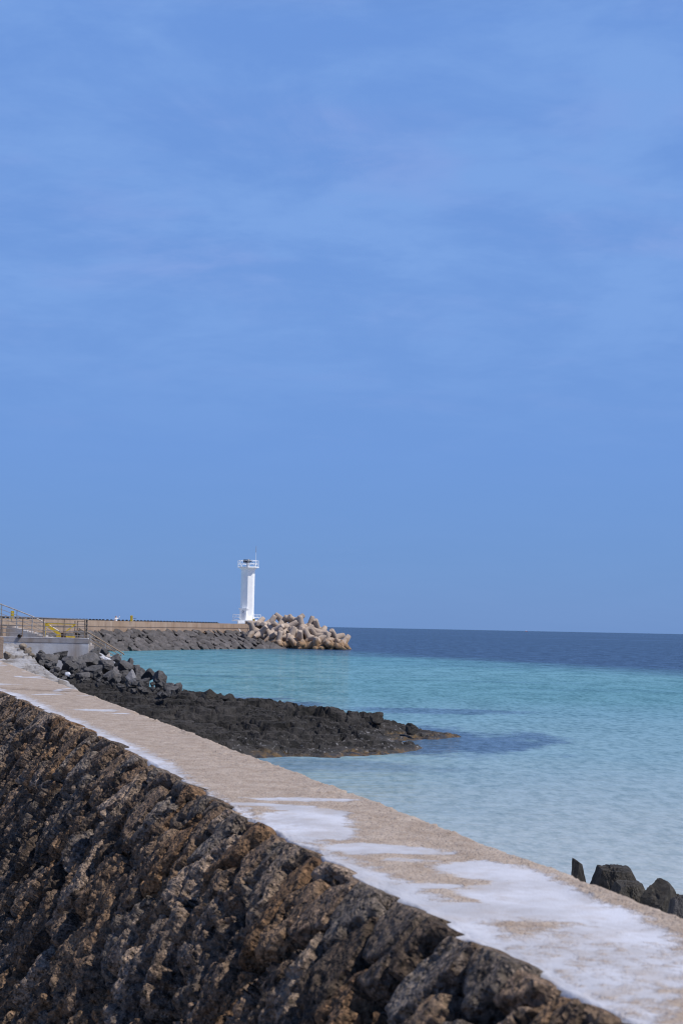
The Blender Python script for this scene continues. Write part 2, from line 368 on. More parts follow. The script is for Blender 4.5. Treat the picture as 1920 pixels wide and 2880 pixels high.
col = t.mix(1, col, t.mix(t.rng(rp, -.9, .7), (.42, .50, .55), (1.18, 1.13, 1.09)), 'MULTIPLY')  # dark and bright wavelet faces painted into the water colour
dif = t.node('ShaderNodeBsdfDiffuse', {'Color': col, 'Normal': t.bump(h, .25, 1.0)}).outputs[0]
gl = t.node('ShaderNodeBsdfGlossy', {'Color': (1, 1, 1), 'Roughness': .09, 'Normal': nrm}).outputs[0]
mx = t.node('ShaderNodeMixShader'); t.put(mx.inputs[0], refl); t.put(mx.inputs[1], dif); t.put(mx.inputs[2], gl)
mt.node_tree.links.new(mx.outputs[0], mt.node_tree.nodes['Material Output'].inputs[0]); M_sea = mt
# water sheet: near rows of finer quads, then out to the horizon
ys = np.concatenate([np.linspace(-60, 120, 19), np.geomspace(140, 60000, 26)])
xs = np.concatenate([-np.geomspace(60000, 60, 20), np.linspace(-50, 50, 11), np.geomspace(60, 60000, 20)])
gx, gy = np.meshgrid(xs, ys, indexing='ij')
keep = ~((gx[:-1, :-1] < -21) & (gy[:-1, :-1] < 55))
sea = link('sea', grid_mesh('sea', np.stack([gx, gy, np.zeros_like(gx)], -1), True), M_sea); tag(sea, kind='structure')
gx, gy = np.meshgrid(np.linspace(-60, 60, 25), np.linspace(-40, 260, 31), indexing='ij')
sand = link('seabed', grid_mesh('seabed', np.stack([gx, gy, -1.1 + .15 * vn(gx * .1, gy * .1)], -1)), M_sand); tag(sand, kind='structure')

# ------------------------------------------------------------------ sea wall in the foreground
A = math.radians(17.53); DV = np.array([-math.sin(A), math.cos(A)]); NV = np.array([math.cos(A), math.sin(A)])
ORG = np.array([1.87, 0.0]); TOP = 2.5; WID = .955; BAT = .60
seawall = tag(empty('seawall', (0, 0, 0)), 'battered lava stone sea wall with a wide pale concrete cap running diagonally', 'wall')
# rows along the wall, spaced by their distance
s_list = [1.0]
while s_list[-1] < 46: s_list.append(s_list[-1] + (max(.0058, .00165 * s_list[-1]) if 2.6 < s_list[-1] < 25 else .05))
S = np.array(s_list)
nd = 1 / math.hypot(1, BAT)                                         # face: outward (away from the sea) and up
FN = np.array([-NV[0] * nd, -NV[1] * nd, BAT * nd]); FT = np.array([-NV[0] * BAT * nd, -NV[1] * BAT * nd, -nd])
T = np.concatenate([np.linspace(-.16, 0, 14, endpoint=False), np.linspace(0, 2.3, 330)])
ss, tt = np.meshgrid(S, T, indexing='ij')
base = np.zeros(ss.shape + (3,)); nrm = np.zeros_like(base)
tp = np.clip(tt, 0, None); tn = np.clip(-tt, 0, None)
base[..., 0] = ORG[0] + ss * DV[0] + tp * FT[0] + tn * NV[0]; base[..., 1] = ORG[1] + ss * DV[1] + tp * FT[1] + tn * NV[1]
bend = lambda q: -.0032 * np.clip(q - 10, 0, 16) ** 1.9          # the land side bows out slightly further along
base[..., 0] += bend(ss) * NV[0]; base[..., 1] += bend(ss) * NV[1]
base[..., 2] = TOP - .010 + tp * FT[2] - tn * .35
k = sst(-.12, .14, tt)[..., None]; nn = FN * k + np.array([0, 0, 1.]) * (1 - k); nn /= np.linalg.norm(nn, axis=-1, keepdims=True)
wx = ss + .10 * fbm(ss * 3.2, tt * 2.4, seed=3) + .06 * fbm(ss * 9, tt * 7, o=3, g=.6, seed=31); wy = tt + .12 * fbm(ss * 3 + 40, tt * 2.4, seed=4) + .06 * fbm(ss * 9, tt * 7, o=3, g=.6, seed=32)
f1, f2, cid, vx, vy = worley(wx / .235, wy / .46 + .45 * np.floor(wx / .235 * .5), seed=2, jit=1.0)
h1, h2, hid, hx_, hy_ = worley(wx / .10 + 9, wy / .21, seed=6, jit=1.0)             # smaller pinning stones and broken lobes
edge = f2 - f1
r2 = (cid * 7.31) % 1; r3 = (cid * 13.7) % 1; r4 = (cid * 29.3) % 1
rid_ = 1 - 2 * np.abs(fbm(ss * 5.5, tt * 4.0, o=4, g=.6, seed=9))
hgt = sst(0, .30, edge) * (.03 + .13 * r2) - .12 * (1 - sst(0, .16, edge))
hgt += (vx * (r3 - .5) + vy * (r4 - .5)) * .26 * sst(0, .25, edge)
hgt += (.055 * (hid - .5) * sst(0, .22, h2 - h1) + .10 * ((hid * 5.1) % 1 - .5) * hx_ ) * sst(0, .2, edge)
hgt += .050 * rid_ * sst(.02, .25, edge) + .030 * fbm(ss * 17, tt * 14, o=4, g=.65, seed=12)
g1, g2, gc, _, _ = worley(ss / .048 + .6 * fbm(ss * 20, tt * 20, o=2, seed=22), tt / .048, seed=21, jit=1.)     # vesicles
hgt -= .026 * (1 - sst(.10, .45, g1)) * (gc > .30) * sst(.02, .15, edge)
hgt = np.where(hgt > .10, .10 + (hgt - .10) * .5, hgt)
topk = sst(-.16, .10, tt)
hgt = hgt * (.36 + .64 * topk) - .012 * (1 - topk) + .06 * (r2 - .45) * sst(.14, .0, tt) * sst(.0, .2, edge)
lim_ = .030 + .035 * fbm(ss * 4.5, tt * 2, o=3, seed=15) + .30 * np.clip(tt, 0, 1)
hgt = np.where(hgt > lim_, lim_ + .25 * (hgt - lim_), hgt)
Pst = base + nn * hgt[..., None]
pal = np.array([(.235, .168, .122), (.275, .192, .13), (.175, .138, .112), (.32, .245, .19), (.235, .145, .085), (.105, .078, .06), (.24, .16, .104), (.20, .168, .145)])
stone = pal[(cid * 7.999).astype(int)] * (.8 + .4 * r4)[..., None]
link('stone_facing', grid_mesh('stone_facing', Pst, True, {'stone': stone}), M_stone, seawall)
# cap
dd = np.concatenate([np.linspace(.004, .16, 44, endpoint=False), np.linspace(.16, WID - .03, 130), [WID - .008, WID, WID + .004, WID + .02, WID + .06]])
S2 = S[::1]; s2, d2 = np.meshgrid(S2, dd, indexing='ij')
cx = ORG[0] + s2 * DV[0] + d2 * NV[0]; cy = ORG[1] + s2 * DV[1] + d2 * NV[1]
wid_ = bend(s2) * (1 - np.clip(d2 / WID, 0, 1)); cx = cx + wid_ * NV[0]; cy = cy + wid_ * NV[1]
wob = .035 * fbm(s2 * 1.7, d2 * 0 + 3, o=4, seed=40)
mort = .55 - 3.0 * (d2 - (.13 + .10 * vn(s2 * .55, s2 * 0, seed=44) + wob))          # skim along the inner edge
mort = np.clip(mort, 0, 1)
str_n = fbm(cx * 1.15 + .6 * fbm(cx, cy * 2, o=2, seed=52), cy * 3.2 / np.clip(cy / 7, .75, 2.6), o=4, seed=50)
mort = np.maximum(mort, sst(.20, .42, str_n) * .85 * sst(6.5, 16, cy) * (.35 + .65 * sst(16, 22, cy)))
def patch(px, py, w, h, amt=1.0):
    global mort
    c = onz(px, py, TOP); l = onz(px - w / 2, py, TOP); q = onz(px, py - h / 2, TOP)
    rx = abs(c[0] - l[0]); ry = abs(q[1] - c[1])
    d = np.sqrt(((cx - c[0]) / rx) ** 2 + ((cy - c[1]) / ry) ** 2) + .42 * fbm(cx * 3.0, cy * 4.5, o=4, seed=int(px))
    mort = np.maximum(mort, amt * sst(1.35, .55, d) * sst(.93, .70, d2 + .12 * vn(cx * 2.5, cy * 2.5, seed=91)))
for p in [(850, 2312, 330, 95), (900, 2249, 520, 12, .7), (700, 2262, 240, 12, .8), (1090, 2388, 420, 34), (1420, 2452, 380, 60), (1590, 2525, 600, 130), (1210, 2492, 230, 18, .9),
          (1330, 2560, 460, 60), (1700, 2700, 900, 180, .62), (1500, 2800, 800, 160, .66), (1800, 2610, 420, 90, .8), (1240, 2600, 300, 50, .7), (500, 2017, 260, 5, .8), (420, 2009, 220, 4, .8), (600, 2037, 260, 5, .8),
          (330, 1999, 300, 7, .7), (140, 1953, 130, 4, .7), (60, 1860, 170, 26, 1), (230, 1922, 120, 3, .7), (1150, 2420, 200, 14, .6)]:
    patch(*p)
rough = 1 - sst(.35, .6, mort)
crack_y = 21.0 + .10 * fbm(cx * 2.2, cx * 0, o=3, seed=61) - .35 * (cx + 4.2)
crack = np.exp(-((cy - crack_y) / (.22 + .12 * vn(cx * 7, cx * 0, seed=62))) ** 2) * (d2 > .16)
lumps = sst(.35, .75, fbm(s2 * 16, d2 * 16, o=3, seed=70)) * sst(.45, .95, d2 + .2 * vn(s2 * .9, d2))
rubble = sst(.30, .55, fbm(cx * 2.1, cy * 2.1, o=3, seed=77)) * sst(.66, .93, d2) * rough
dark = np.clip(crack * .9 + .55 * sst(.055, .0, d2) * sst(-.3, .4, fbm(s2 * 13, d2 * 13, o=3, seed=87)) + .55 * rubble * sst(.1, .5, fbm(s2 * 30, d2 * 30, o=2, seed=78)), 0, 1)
cz = TOP + .010 * fbm(s2 * 1.3, d2 * 3, o=3, seed=71) + rough * (.006 * fbm(s2 * 26, d2 * 26, o=3, g=.65, seed=72) + .010 * lumps) - .03 * crack
cz += rubble * .016 * (fbm(s2 * 28, d2 * 28, o=2, seed=79) + .3)
cz -= .016 * sst(WID - .05, WID, d2 + .015 * vn(s2 * 9, s2 * 0, seed=73)) + .9 * np.clip(d2 - WID - .001, 0, 1) / .06 * .5
bed = fbm(s2 * 6, d2 * 14, o=4, g=.6, seed=85)
cz -= (.085 + .03 * bed) * (1 - sst(.0, .065 + .04 * vn(s2 * 4, s2 * 0, seed=86), d2)) - .012 * bed * (1 - sst(.05, .2, d2))
cx2 = cx + ((.022 * fbm(s2 * 5, s2 * 0, o=5, g=.62, seed=74) - .05 * sst(.35, .6, fbm(s2 * 2.2, s2 * 0, o=3, seed=75))) * sst(.84, WID, d2)) * NV[0]
capattr = np.stack([mort, dark, rough], -1)
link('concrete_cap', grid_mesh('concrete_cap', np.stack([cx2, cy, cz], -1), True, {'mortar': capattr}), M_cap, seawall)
# sea side face of the wall, down to the beach
zs = np.linspace(TOP - .2, -.9, 24); s3, z3 = np.meshgrid(np.linspace(1, 46, 200), zs, indexing='ij')
off = WID + .01 + .04 * (TOP - z3) + .04 * fbm(s3 * 2, z3 * 2, seed=80)
P3 = np.stack([ORG[0] + s3 * DV[0] + off * NV[0], ORG[1] + s3 * DV[1] + off * NV[1], z3], -1)
link('sea_face', grid_mesh('sea_face', P3), M_platform, seawall)

# ground on the land side
gx, gy = np.meshgrid(np.linspace(-60, 3.5, 40), np.linspace(-30, 46, 40), indexing='ij')
lim = ORG[0] - np.tan(A) * gy - .75
gx = np.minimum(gx, lim)
ground = link('ground', grid_mesh('ground', np.stack([gx, gy, .62 + 0 * gx], -1)), M_road); tag(ground, kind='structure')

# higher quay behind the landing, outside the left edge of the picture
mb = MB(); q = [(-70, 42), (-14.6, 42), (-17.5, 60), (-24.6, 86), (-36, 128), (-70, 128)]
mb.add([(x, y, z) for z in (-1, 2.3) for x, y in q], [tuple(range(5, -1, -1)), tuple(range(6, 12))] + [(i, (i + 1) % 6, 6 + (i + 1) % 6, 6 + i) for i in range(6)])
tag(mb.build('quay_ground', M_road), kind='structure')

# ------------------------------------------------------------------ lava shelf
POLY = np.array([(-40, 33), (-9, 35.5), (-4.2, 36.6), (-1.5, 38.1), (0.1, 38.7), (1.6, 40.9), (2.9, 42.3), (1.7, 43.6), (2.4, 45.2), (4.3, 47.0), (2.6, 48.6), (1.2, 51),
                 (-1, 54), (-2.6, 56.5), (-4.6, 58.5), (-5.9, 61), (-7.8, 66), (-11, 77), (-15, 86), (-40, 92)], float)
def poly_dist(x, y, Q):
    d = np.full(x.shape, 1e9); inside = np.zeros(x.shape, bool)
    for (ax, ay), (bx, by) in zip(Q, np.roll(Q, -1, 0)):
        ex, ey = bx - ax, by - ay; tt_ = np.clip(((x - ax) * ex + (y - ay) * ey) / (ex * ex + ey * ey), 0, 1)
        d = np.minimum(d, np.hypot(x - ax - tt_ * ex, y - ay - tt_ * ey))
        c = (ay > y) != (by > y); xi = ax + (y - ay) / (by - ay + 1e-12) * ex; inside ^= c & (x < xi)
    return np.where(inside, d, -d)
def shelf_base(x, y):
    d = poly_dist(x, y, POLY) + .9 * fbm(x * .6, y * .6, o=5, g=.55, seed=100)
    cap = .80 + np.clip(y - 50, 0, 30) * .022
    h = np.where(d > 0, cap * (1 - np.exp(-d * .30 / cap)), d * .4)
    return np.clip(h, -1.2, 3), d
hx = np.linspace(-20.5, 4.8, 560); hy = np.concatenate([np.linspace(33.5, 62, 640), np.linspace(62.1, 88, 180)])
gx, gy = np.meshgrid(hx, hy, indexing='ij')
hb, hd = shelf_base(gx, gy)
amp = sst(-.6, 2.5, hd)
qx = gx + .5 * fbm(gx * 1.3, gy * 1.3, o=2, seed=101); qy = gy + .4 * fbm(gx * 1.1 + 9, gy * 1.1, o=2, seed=102)
big = fbm(qx * .30, qy * .75, o=5, g=.55, seed=103)
rid = 1 - np.abs(fbm(qx * .5, qy * 1.7, o=4, g=.55, seed=104)) * 2
f1, f2, cid, vx, vy = worley(qx / 1.25, qy / .62, seed=105)
blk = sst(0, .22, f2 - f1) * (.35 + .9 * cid) + (vx * (((cid * 7.1) % 1) - .5) + vy * (((cid * 3.3) % 1) - .5)) * .9
g1, g2, gc, _, _ = worley(gx / .34 + .3 * vn(gx * 4, gy * 4), gy / .22, seed=106)
hh = hb + amp * (.36 * big + .10 * rid + .12 * blk + .05 * sst(0, .3, g2 - g1) * (.3 + gc) + .045 * fbm(gx * 7, gy * 9, o=3, g=.6, seed=107))
crev = sst(.82, 1.0, 1 - np.abs(fbm(qx * .55 + 5, qy * 1.1, o=4, g=.6, seed=111)) * 1.6)
hh -= amp * .22 * crev
step = .15; q = hh / step + 1.1 * fbm(gx * .35, gy * .9, o=4, g=.6, seed=108)        # broken ledges
ter = (np.floor(q) + sst(.55, 1.0, q - np.floor(q))) * step
ter = ter - 1.1 * step * fbm(gx * .35, gy * .9, o=4, g=.6, seed=108)
hh = np.where(hd > .3, .4 * hh + .6 * ter, hh) + amp * .05 * fbm(gx * 5, gy * 7, o=4, g=.65, seed=112)
pool = np.exp(-(((gx - .55) / 1.15) ** 2 + ((gy - 42.25) / .62) ** 2) ** 2)
hh -= .75 * pool * (hh > -.2)
shelf = link('rock_shelf', grid_mesh('rock_shelf', np.stack([gx, gy, hh], -1), False, None, (hh > -.55)[:-1, :-1]), M_shelf); tag(shelf, kind='structure')
def shelf_z(x, y):
    i = int(np.clip(np.searchsorted(hx, x), 0, len(hx) - 1)); j = int(np.clip(np.searchsorted(hy, y), 0, len(hy) - 1)); return float(hh[i, j])
# tide pool
mt, t, b = new_mat('tide_pool_water'); b.inputs['Base Color'].default_value = (.085, .085, .05, 1); b.inputs['Roughness'].default_value = .06
t.put(b.inputs['Normal'], t.bump(t.noise(t.scale(wpos(t), (2, 5, 1)), 1.5, 3), .3, .05))
th = np.linspace(0, 2 * np.pi, 41)[:-1]; rr = 1 + .2 * np.sin(3 * th) + .1 * np.sin(5 * th + 1)
me = bpy.data.meshes.new('tide_pool'); me.from_pydata([(.55 + 1.5 * r * math.cos(a), 42.25 + .75 * r * math.sin(a), .045) for r, a in zip(rr, th)], [], [tuple(range(40))])
pool_o = link('tide_pool', me, mt); tag(pool_o, kind='structure')

# ------------------------------------------------------------------ rocks
def ico(sub):
    bm = bmesh.new(); bmesh.ops.create_icosphere(bm, subdivisions=sub, radius=1); V = np.array([v.co[:] for v in bm.verts]); F = [tuple(v.index for v in f.verts) for f in bm.faces]; bm.free(); return V, F
ICO5, ICO4, ICO3 = ico(5), ico(5 - 1), ico(3)
def rock_mesh(name, seed, sub, planes=16, ncut=.6, rough=.05, fine=.02, flat=1.0, mat=None, smooth=False):
    V, F = sub; r = np.random.default_rng(seed); rad = np.full(len(V), 1.25)
    for _ in range(planes):
        n = r.normal(size=3); n /= np.linalg.norm(n); d = r.uniform(ncut, 1.0); c = V @ n
        rad = np.where(c > .05, np.minimum(rad, d / np.maximum(c, .05)), rad)
    rad = rad + rough * fbm(V[:, 0] * 1.6 + seed, V[:, 1] * 1.6, V[:, 2] * 1.6, o=3, seed=seed) + fine * fbm(V[:, 0] * 7, V[:, 1] * 7, V[:, 2] * 7, o=3, g=.6, seed=seed + 3)
    P = V * rad[:, None]; P[:, 2] *= flat
    P /= np.abs(P).max(0)                                            # unit half-extents
    me = bpy.data.meshes.new(name); me.from_pydata(P.tolist(), [], F)
    me.materials.append(mat)
    if smooth: me.shade_smooth(); me.set_sharp_from_angle(angle=math.radians(28))
    return me
BOULD = [rock_mesh('boulder', 40 + i, ICO5, 13, .42, .12, .055, 1, M_boulder, True) for i in range(7)]
PALE = rock_mesh('boulder', 61, ICO4, 14, .55, .06, .02, 1, M_boulder_pale, True)
LAVA = [rock_mesh('lava_rock', 70 + i, ICO4, 11, .6, .16, .06, 1, M_lava) for i in range(4)]
def place(name, me, px, py, w, h, yy, label, cat, group=None, tilt=0.0, rz=None, dep=1.0, sink=0.0):
    """a rock whose middle is seen at (px, py) of the photograph, yy metres out"""
    c = aty(px, py, yy); k = yy / FPX
    o = bpy.data.objects.new(name, me); C.objects.link(o)
    o.scale = (w * k / 2, w * k / 2 * dep, h * k / 2 + sink / 2); o.location = (c[0], yy, c[2] - sink / 2)
    o.rotation_euler = (0, tilt, 0) if rz is None else (0, tilt, rz)
    return tag(o, label, cat, group)
GB = 'boulders tumbled below the landing'
big = [(131, 1850, 70, 40, .35, 0, 'broad grey boulder with a flat sloping face, left end of the pile'), (174, 1836, 34, 18, .1, 1, 'low grey rock tucked against the foot of the landing wall'),
       (201, 1848, 44, 28, .1, 2, 'grey angular boulder below the middle of the landing wall'), (243, 1851, 60, 34, .45, 3, 'long slab-like boulder leaning under the landing corner'),
       (222, 1869, 60, 50, -.2, 4, 'tall pale grey peaked boulder at the front left of the pile'), (192, 1875, 48, 36, .2, 5, 'rounded grey boulder left of the tall peaked one'),
       (267, 1847, 38, 28, .2, 6, 'brownish grey boulder beside the foot of the landing corner'), (270, 1829, 27, 24, 0, 1, 'dark pitted rock under the stair handrail'),
       (256, 1834, 20, 20, 0, 2, 'small grey rock against the landing corner'), (298, 1864, 50, 34, .25, 0, 'grey boulder in front of the white rubble, below the handrail'),
       (319, 1851, 34, 22, .2, 3, 'flat brown topped boulder by the lower handrail post'), (351, 1872, 48, 30, .3, 5, 'wide boulder at the water side just below the handrail end'),
       (367, 1861, 20, 18, .3, 6, 'small pointed rock on the skyline of the pile against turquoise water'), (269, 1885, 58, 38, .1, 1, 'bulky dark boulder at the front centre of the pile'),
       (320, 1891, 52, 40, .3, 2, 'angular boulder with a lit left face at the front of the pile'), (349, 1890, 44, 28, .2, 4, 'squat grey boulder left of the shiny pale one'),
       (382, 1874, 26, 24, .4, 0, 'steep dark rock on the water side of the pile'), (391, 1890, 32, 24, .1, 3, 'grey boulder between the shiny pale one and the water'),
       (414, 1896, 44, 32, .3, 5, 'sloping brownish boulder on the water edge of the pile'), (451, 1908, 44, 36, .25, 6, 'large dark boulder with a domed top near the right end of the pile'),
       (478, 1920, 26, 22, .1, 2, 'blocky brown rock right of the domed boulder'), (500, 1925, 30, 26, .1, 4, 'square edged grey block at the right end of the pile'),
       (485, 1938, 36, 28, .3, 1, 'smooth grey rock lying below the square edged block'), (234, 1896, 44, 24, .1, 0, 'low dark boulder at the front left foot of the pile'),
       (388, 1905, 20, 16, 0, 6, 'small rounded grey stone in a gap of the pile'), (312, 1903, 22, 18, .2, 3, 'small grey wedge at the front foot of the pile'),
       (155, 1880, 30, 16, .2, 2, 'small flat rock in front of the broad left boulder'), (110, 1838, 30, 20, .2, 5, 'small dark rock beside the mortar slope'),
       (96, 1853, 26, 18, .3, 6, 'narrow stone at the left foot of the broad boulder'), (410, 1912, 30, 18, .1, 1, 'dark low rock in front of the sloping brownish boulder'),
       (160, 1840, 24, 16, .2, 4, 'small grey stone above the broad left boulder'), (290, 1832, 26, 20, .3, 5, 'dark rock showing through the handrail above the rubble')]
for px, py, w, h, tl, vi, lab in big:
    yy = 75 - max(0, py - 1832) * .235 - .02 * (w - 30)
    place('boulder', BOULD[vi], px, py, w * 1.2, h * 1.15, yy, lab, 'boulder', GB, tl, random.uniform(-.5, .5), 1.25, .25)
rf = random.Random(3)
for i in range(58):
    u_ = rf.random(); px = 110 + 400 * u_; py = 1846 + 92 * u_ ** .8 + rf.uniform(-10, 22) + (1 - u_) * rf.uniform(-6, 30); w = rf.uniform(10, 20)
    place('boulder', BOULD[i % 7], px, py, w * 1.2, w * .8, 75 - max(0, py - 1832) * .235 - .2, 'small dark grey stone filling the gaps between the larger boulders', 'boulder', 'small stones between the boulders', rf.uniform(-.4, .5), rf.uniform(0, 6), 1.1, .1)
place('boulder', PALE, 371, 1900, 34, 36, 57.5, 'shiny pale grey boulder at the front right of the pile', 'boulder', GB, .3, .4, .9, .1)
place('boulder', BOULD[3], 272, 1822, 52, 34, 79.5, 'large smooth grey boulder behind the landing corner under the handrail', 'boulder', GB, .5, .2, 1, .2)
for px, py, w, h, yy, vi, lab in [(590, 1951, 66, 30, 50, 0, 'big black lava knob on the back ridge of the shelf'), (645, 1957, 42, 22, 49.6, 1, 'smaller black lava knob right of the big one on the ridge'),
                                  (748, 1978, 40, 20, 48.6, 2, 'low black lava lump midway along the ridge'), (1060, 2012, 40, 22, 46, 3, 'pointed black lava lump near the seaward end of the ridge'),
                                  (1157, 2040, 34, 18, 45.5, 2, 'lone black block standing at the seaward tip of the shelf'), (848, 1990, 34, 16, 47.6, 1, 'flat black lump right of the middle of the ridge')]:
    place('lava_rock', LAVA[vi], px, py, w, h, yy, lab, 'lava rock', 'lava lumps on the shelf ridge', 0, .3 * vi, 1.1, .2)
def slab_rock(seed, cuts, mat):
    V, F = ICO5; rad = np.full(len(V), 2.2)
    for n_, d_ in cuts:
        n_ = np.array(n_, float); n_ /= np.linalg.norm(n_); c = V @ n_; rad = np.where(c > .05, np.minimum(rad, d_ / np.maximum(c, .05)), rad)
    rad += .10 * fbm(V[:, 0] * 2.6 + seed, V[:, 1] * 2.6, V[:, 2] * 2.6, o=4, g=.6, seed=seed) + .035 * fbm(V[:, 0] * 11, V[:, 1] * 11, V[:, 2] * 11, o=3, g=.65, seed=seed + 1)
    P = V * rad[:, None]; P /= np.abs(P).max(0)
    me = bpy.data.meshes.new('lava_rock'); me.from_pydata(P.tolist(), [], F); me.materials.append(mat); return me
flatcuts = [((.03, 0, 1), .42), ((-.8, 0, .75), .80), ((.95, 0, .3), 1.25), ((.2, -1, .35), .7), ((0, 1, 0), .8), ((0, 0, -1), .6), ((-1, -.3, 0), 1.35), ((.75, -.2, .8), 1.0), ((-.4, -.9, .5), .7)]
LGf = slab_rock(90, flatcuts, M_lava)
LGa = slab_rock(91, [((-.06, 0, 1), .45), ((-.8, 0, .6), .85), ((.9, 0, .5), 1.0), ((0, -1, .5), .6), ((0, 1, 0), .8), ((0, 0, -1), .6), ((.3, -.8, .9), .62)], M_lava_green)
LG2 = rock_mesh('lava_rock', 92, ICO5, 16, .66, .12, .05, 1, M_lava)
LGe = slab_rock(93, [((.0, 0, 1), .35), ((-.9, 0, .8), .9), ((.9, 0, .5), 1.1), ((0, -1, .5), .6), ((0, 1, 0), .8), ((0, 0, -1), .6)], M_lava_green)
LGl = slab_rock(94, [((-.1, 0, 1), .55), ((-.9, 0, .5), .8), ((.9, 0, .5), 1.0), ((0, -1, .5), .6), ((0, 1, 0), .8), ((0, 0, -1), .7)], M_boulder)
for px, py, w, h, yy, me, dep, tl, lab in [
        (1724, 2450, 146, 64, 19.2, LGf, 1.2, -.05, 'broad flat topped lava rock beyond the cap, right of the pointed stone'),
        (1766, 2492, 128, 52, 18.5, LGa, 1.2, .1, 'lava rock with bright green algae below the broad flat one'), (1846, 2514, 100, 86, 18.0, LG2, 1.3, .1, 'rounded pitted lava rock right of the algae covered one'),
        (1900, 2510, 70, 30, 18.0, LGe, 1, .05, 'low greenish lava rock at the right edge of the picture'), (1908, 2540, 90, 60, 17.0, LGl, 1, .05, 'lighter lava rock in front at the right edge of the picture')]:
    place('lava_rock', me, px, py, w, h, yy, lab, 'lava rock', 'lava rocks on the beach beyond the wall', tl, 0, dep, .34)
# the pointed stone: a leaning tapering prism of lava
V, F = ICO5; rad = np.full(len(V), 2.0)
for n, d in [((-1, -.2, .12), .75), ((.95, -.1, .32), .62), ((0, -1, .1), .6), ((.1, 1, .2), .6), ((.35, 0, 1), 1.02), ((.8, -.5, .5), .8), ((0, 0, -1), 1.0), ((-.6, -.7, .4), .78)]:
    n = np.array(n, float); n /= np.linalg.norm(n); c = V @ n; rad = np.where(c > .05, np.minimum(rad, d / np.maximum(c, .05)), rad)
rad += .06 * fbm(V[:, 0] * 4, V[:, 1] * 4, V[:, 2] * 4, o=3, seed=5); Pp = V * rad[:, None]; Pp /= np.abs(Pp).max(0)
me = bpy.data.meshes.new('lava_rock'); me.from_pydata(Pp.tolist(), [], F); me.materials.append(M_lava)
place('lava_rock', me, 1631, 2446, 54, 66, 19.4, 'small upright pointed lava stone, leftmost beyond the cap', 'lava rock', 'lava rocks on the beach beyond the wall', -.06, None, .8, .4)

# mortar apron hugging the outer side of the wall, up to the landing
Lp = [(-20, 1800, 78), (5, 1806, 75.6), (-5, 1845, 66), (20, 1868, 56), (80, 1905, 45), (150, 1935, 38), (205, 1962, 33)]
Rp = [(30, 1806, 78), (52, 1809, 75.6), (86, 1846, 69), (118, 1874, 61), (176, 1908, 52), (232, 1936, 45), (290, 1965, 40)]
def lerp_line(pts, n):
    W3 = np.array([aty(*p) for p in pts]); u = np.linspace(0, len(pts) - 1, n); return np.stack([np.interp(u, range(len(pts)), W3[:, i]) for i in range(3)], -1)
La, Ra = lerp_line(Lp, 220), lerp_line(Rp, 220); u = np.linspace(-.7, 1.5, 96)[None, :, None]
Pa = La[:, None] * (1 - u) + Ra[:, None] * u
nz = fbm(Pa[..., 0] * 1.1, Pa[..., 1] * 1.1, o=5, g=.6, seed=120); f1, f2, cid, vx, vy = worley(Pa[..., 0] / .5, Pa[..., 1] / .8, seed=121)
rg = sst(-.1, .35, fbm(Pa[..., 0] * .5, Pa[..., 1] * .3, o=3, seed=122))
Pa[..., 2] += .10 * nz + .16 * rg * sst(0, .3, f2 - f1) * cid - .12 - 2.4 * np.clip(np.abs(u[..., 0] - .5) - .60, 0, 2) - 2.2 * np.clip(np.linspace(-3.2, 1, 220), 0, 1)[:, None] ** 1.5
apron = link('mortar_slope', grid_mesh('mortar_slope', Pa), M_apron); tag(apron, 'pale mortar covered rubble slope between the sea wall and the boulders', 'slope', kind='structure')
o = place('concrete_block', bpy.data.meshes.new('concrete_block'), 0, 1822, 10, 10, 61, 'tan concrete block at the far left end of the mortar slope', 'block')
bpy.data.objects.remove(o); mb = MB(); c = aty(-6, 1822, 61); mb.box((c[0] - .25, 61, c[2]), (.95, .9, .92), .25)
tag(mb.build('concrete_block', M_parapet, None, False, .03), 'tan concrete block at the left edge above the mortar slope', 'block')
RB = [rock_mesh('rubble_stone', 130 + i, ICO3, 10, .6, .12, .05, 1, M_rubble) for i in range(3)]
for i, (px, py, w, h, yy, lab) in enumerate([(66, 1818, 26, 18, 73, 'tan lump of rubble at the top of the mortar slope'), (84, 1822, 14, 12, 72.5, 'dark rimmed rubble stone right of the tan lump'),
                                             (76, 1832, 30, 20, 71, 'brown pile of rubble under the landing wall'), (88, 1843, 22, 14, 69, 'small brown rubble stone lowest beside the mortar slope'),
                                             (20, 1838, 24, 22, 60, 'grey rubble stone beside the tan block')]):
    place('rubble_stone', RB[i % 3], px, py, w, h, yy, lab, 'rubble', 'rubble stones at the landing', 0, i * .7, 1, .1)
# pale mortar spill between boulders and a washed-up plastic bag
o = place('rubble_slab', rock_mesh('rubble_slab', 141, ICO3, 9, .5, .2, .08, 1, M_spill), 300, 1853, 54, 11, 69.3, 'whitish slab wedged between boulders below the handrail', 'slab', None, .42, 0, .8)
o = place('rubble_slab', rock_mesh('rubble_slab', 143, ICO3, 9, .5, .2, .08, 1, M_spill), 283, 1842, 26, 12, 72, 'small whitish lump above the whitish slab', 'slab', None, .2, 0, .8)
place('plastic_bag', rock_mesh('plastic_bag', 142, ICO4, 7, .7, .25, .08, 1, M_plastic), 192, 1894, 18, 9, 55, 'crumpled white plastic bag caught at the edge of the lava shelf', 'bag', None, .5, .3, .7, .05)

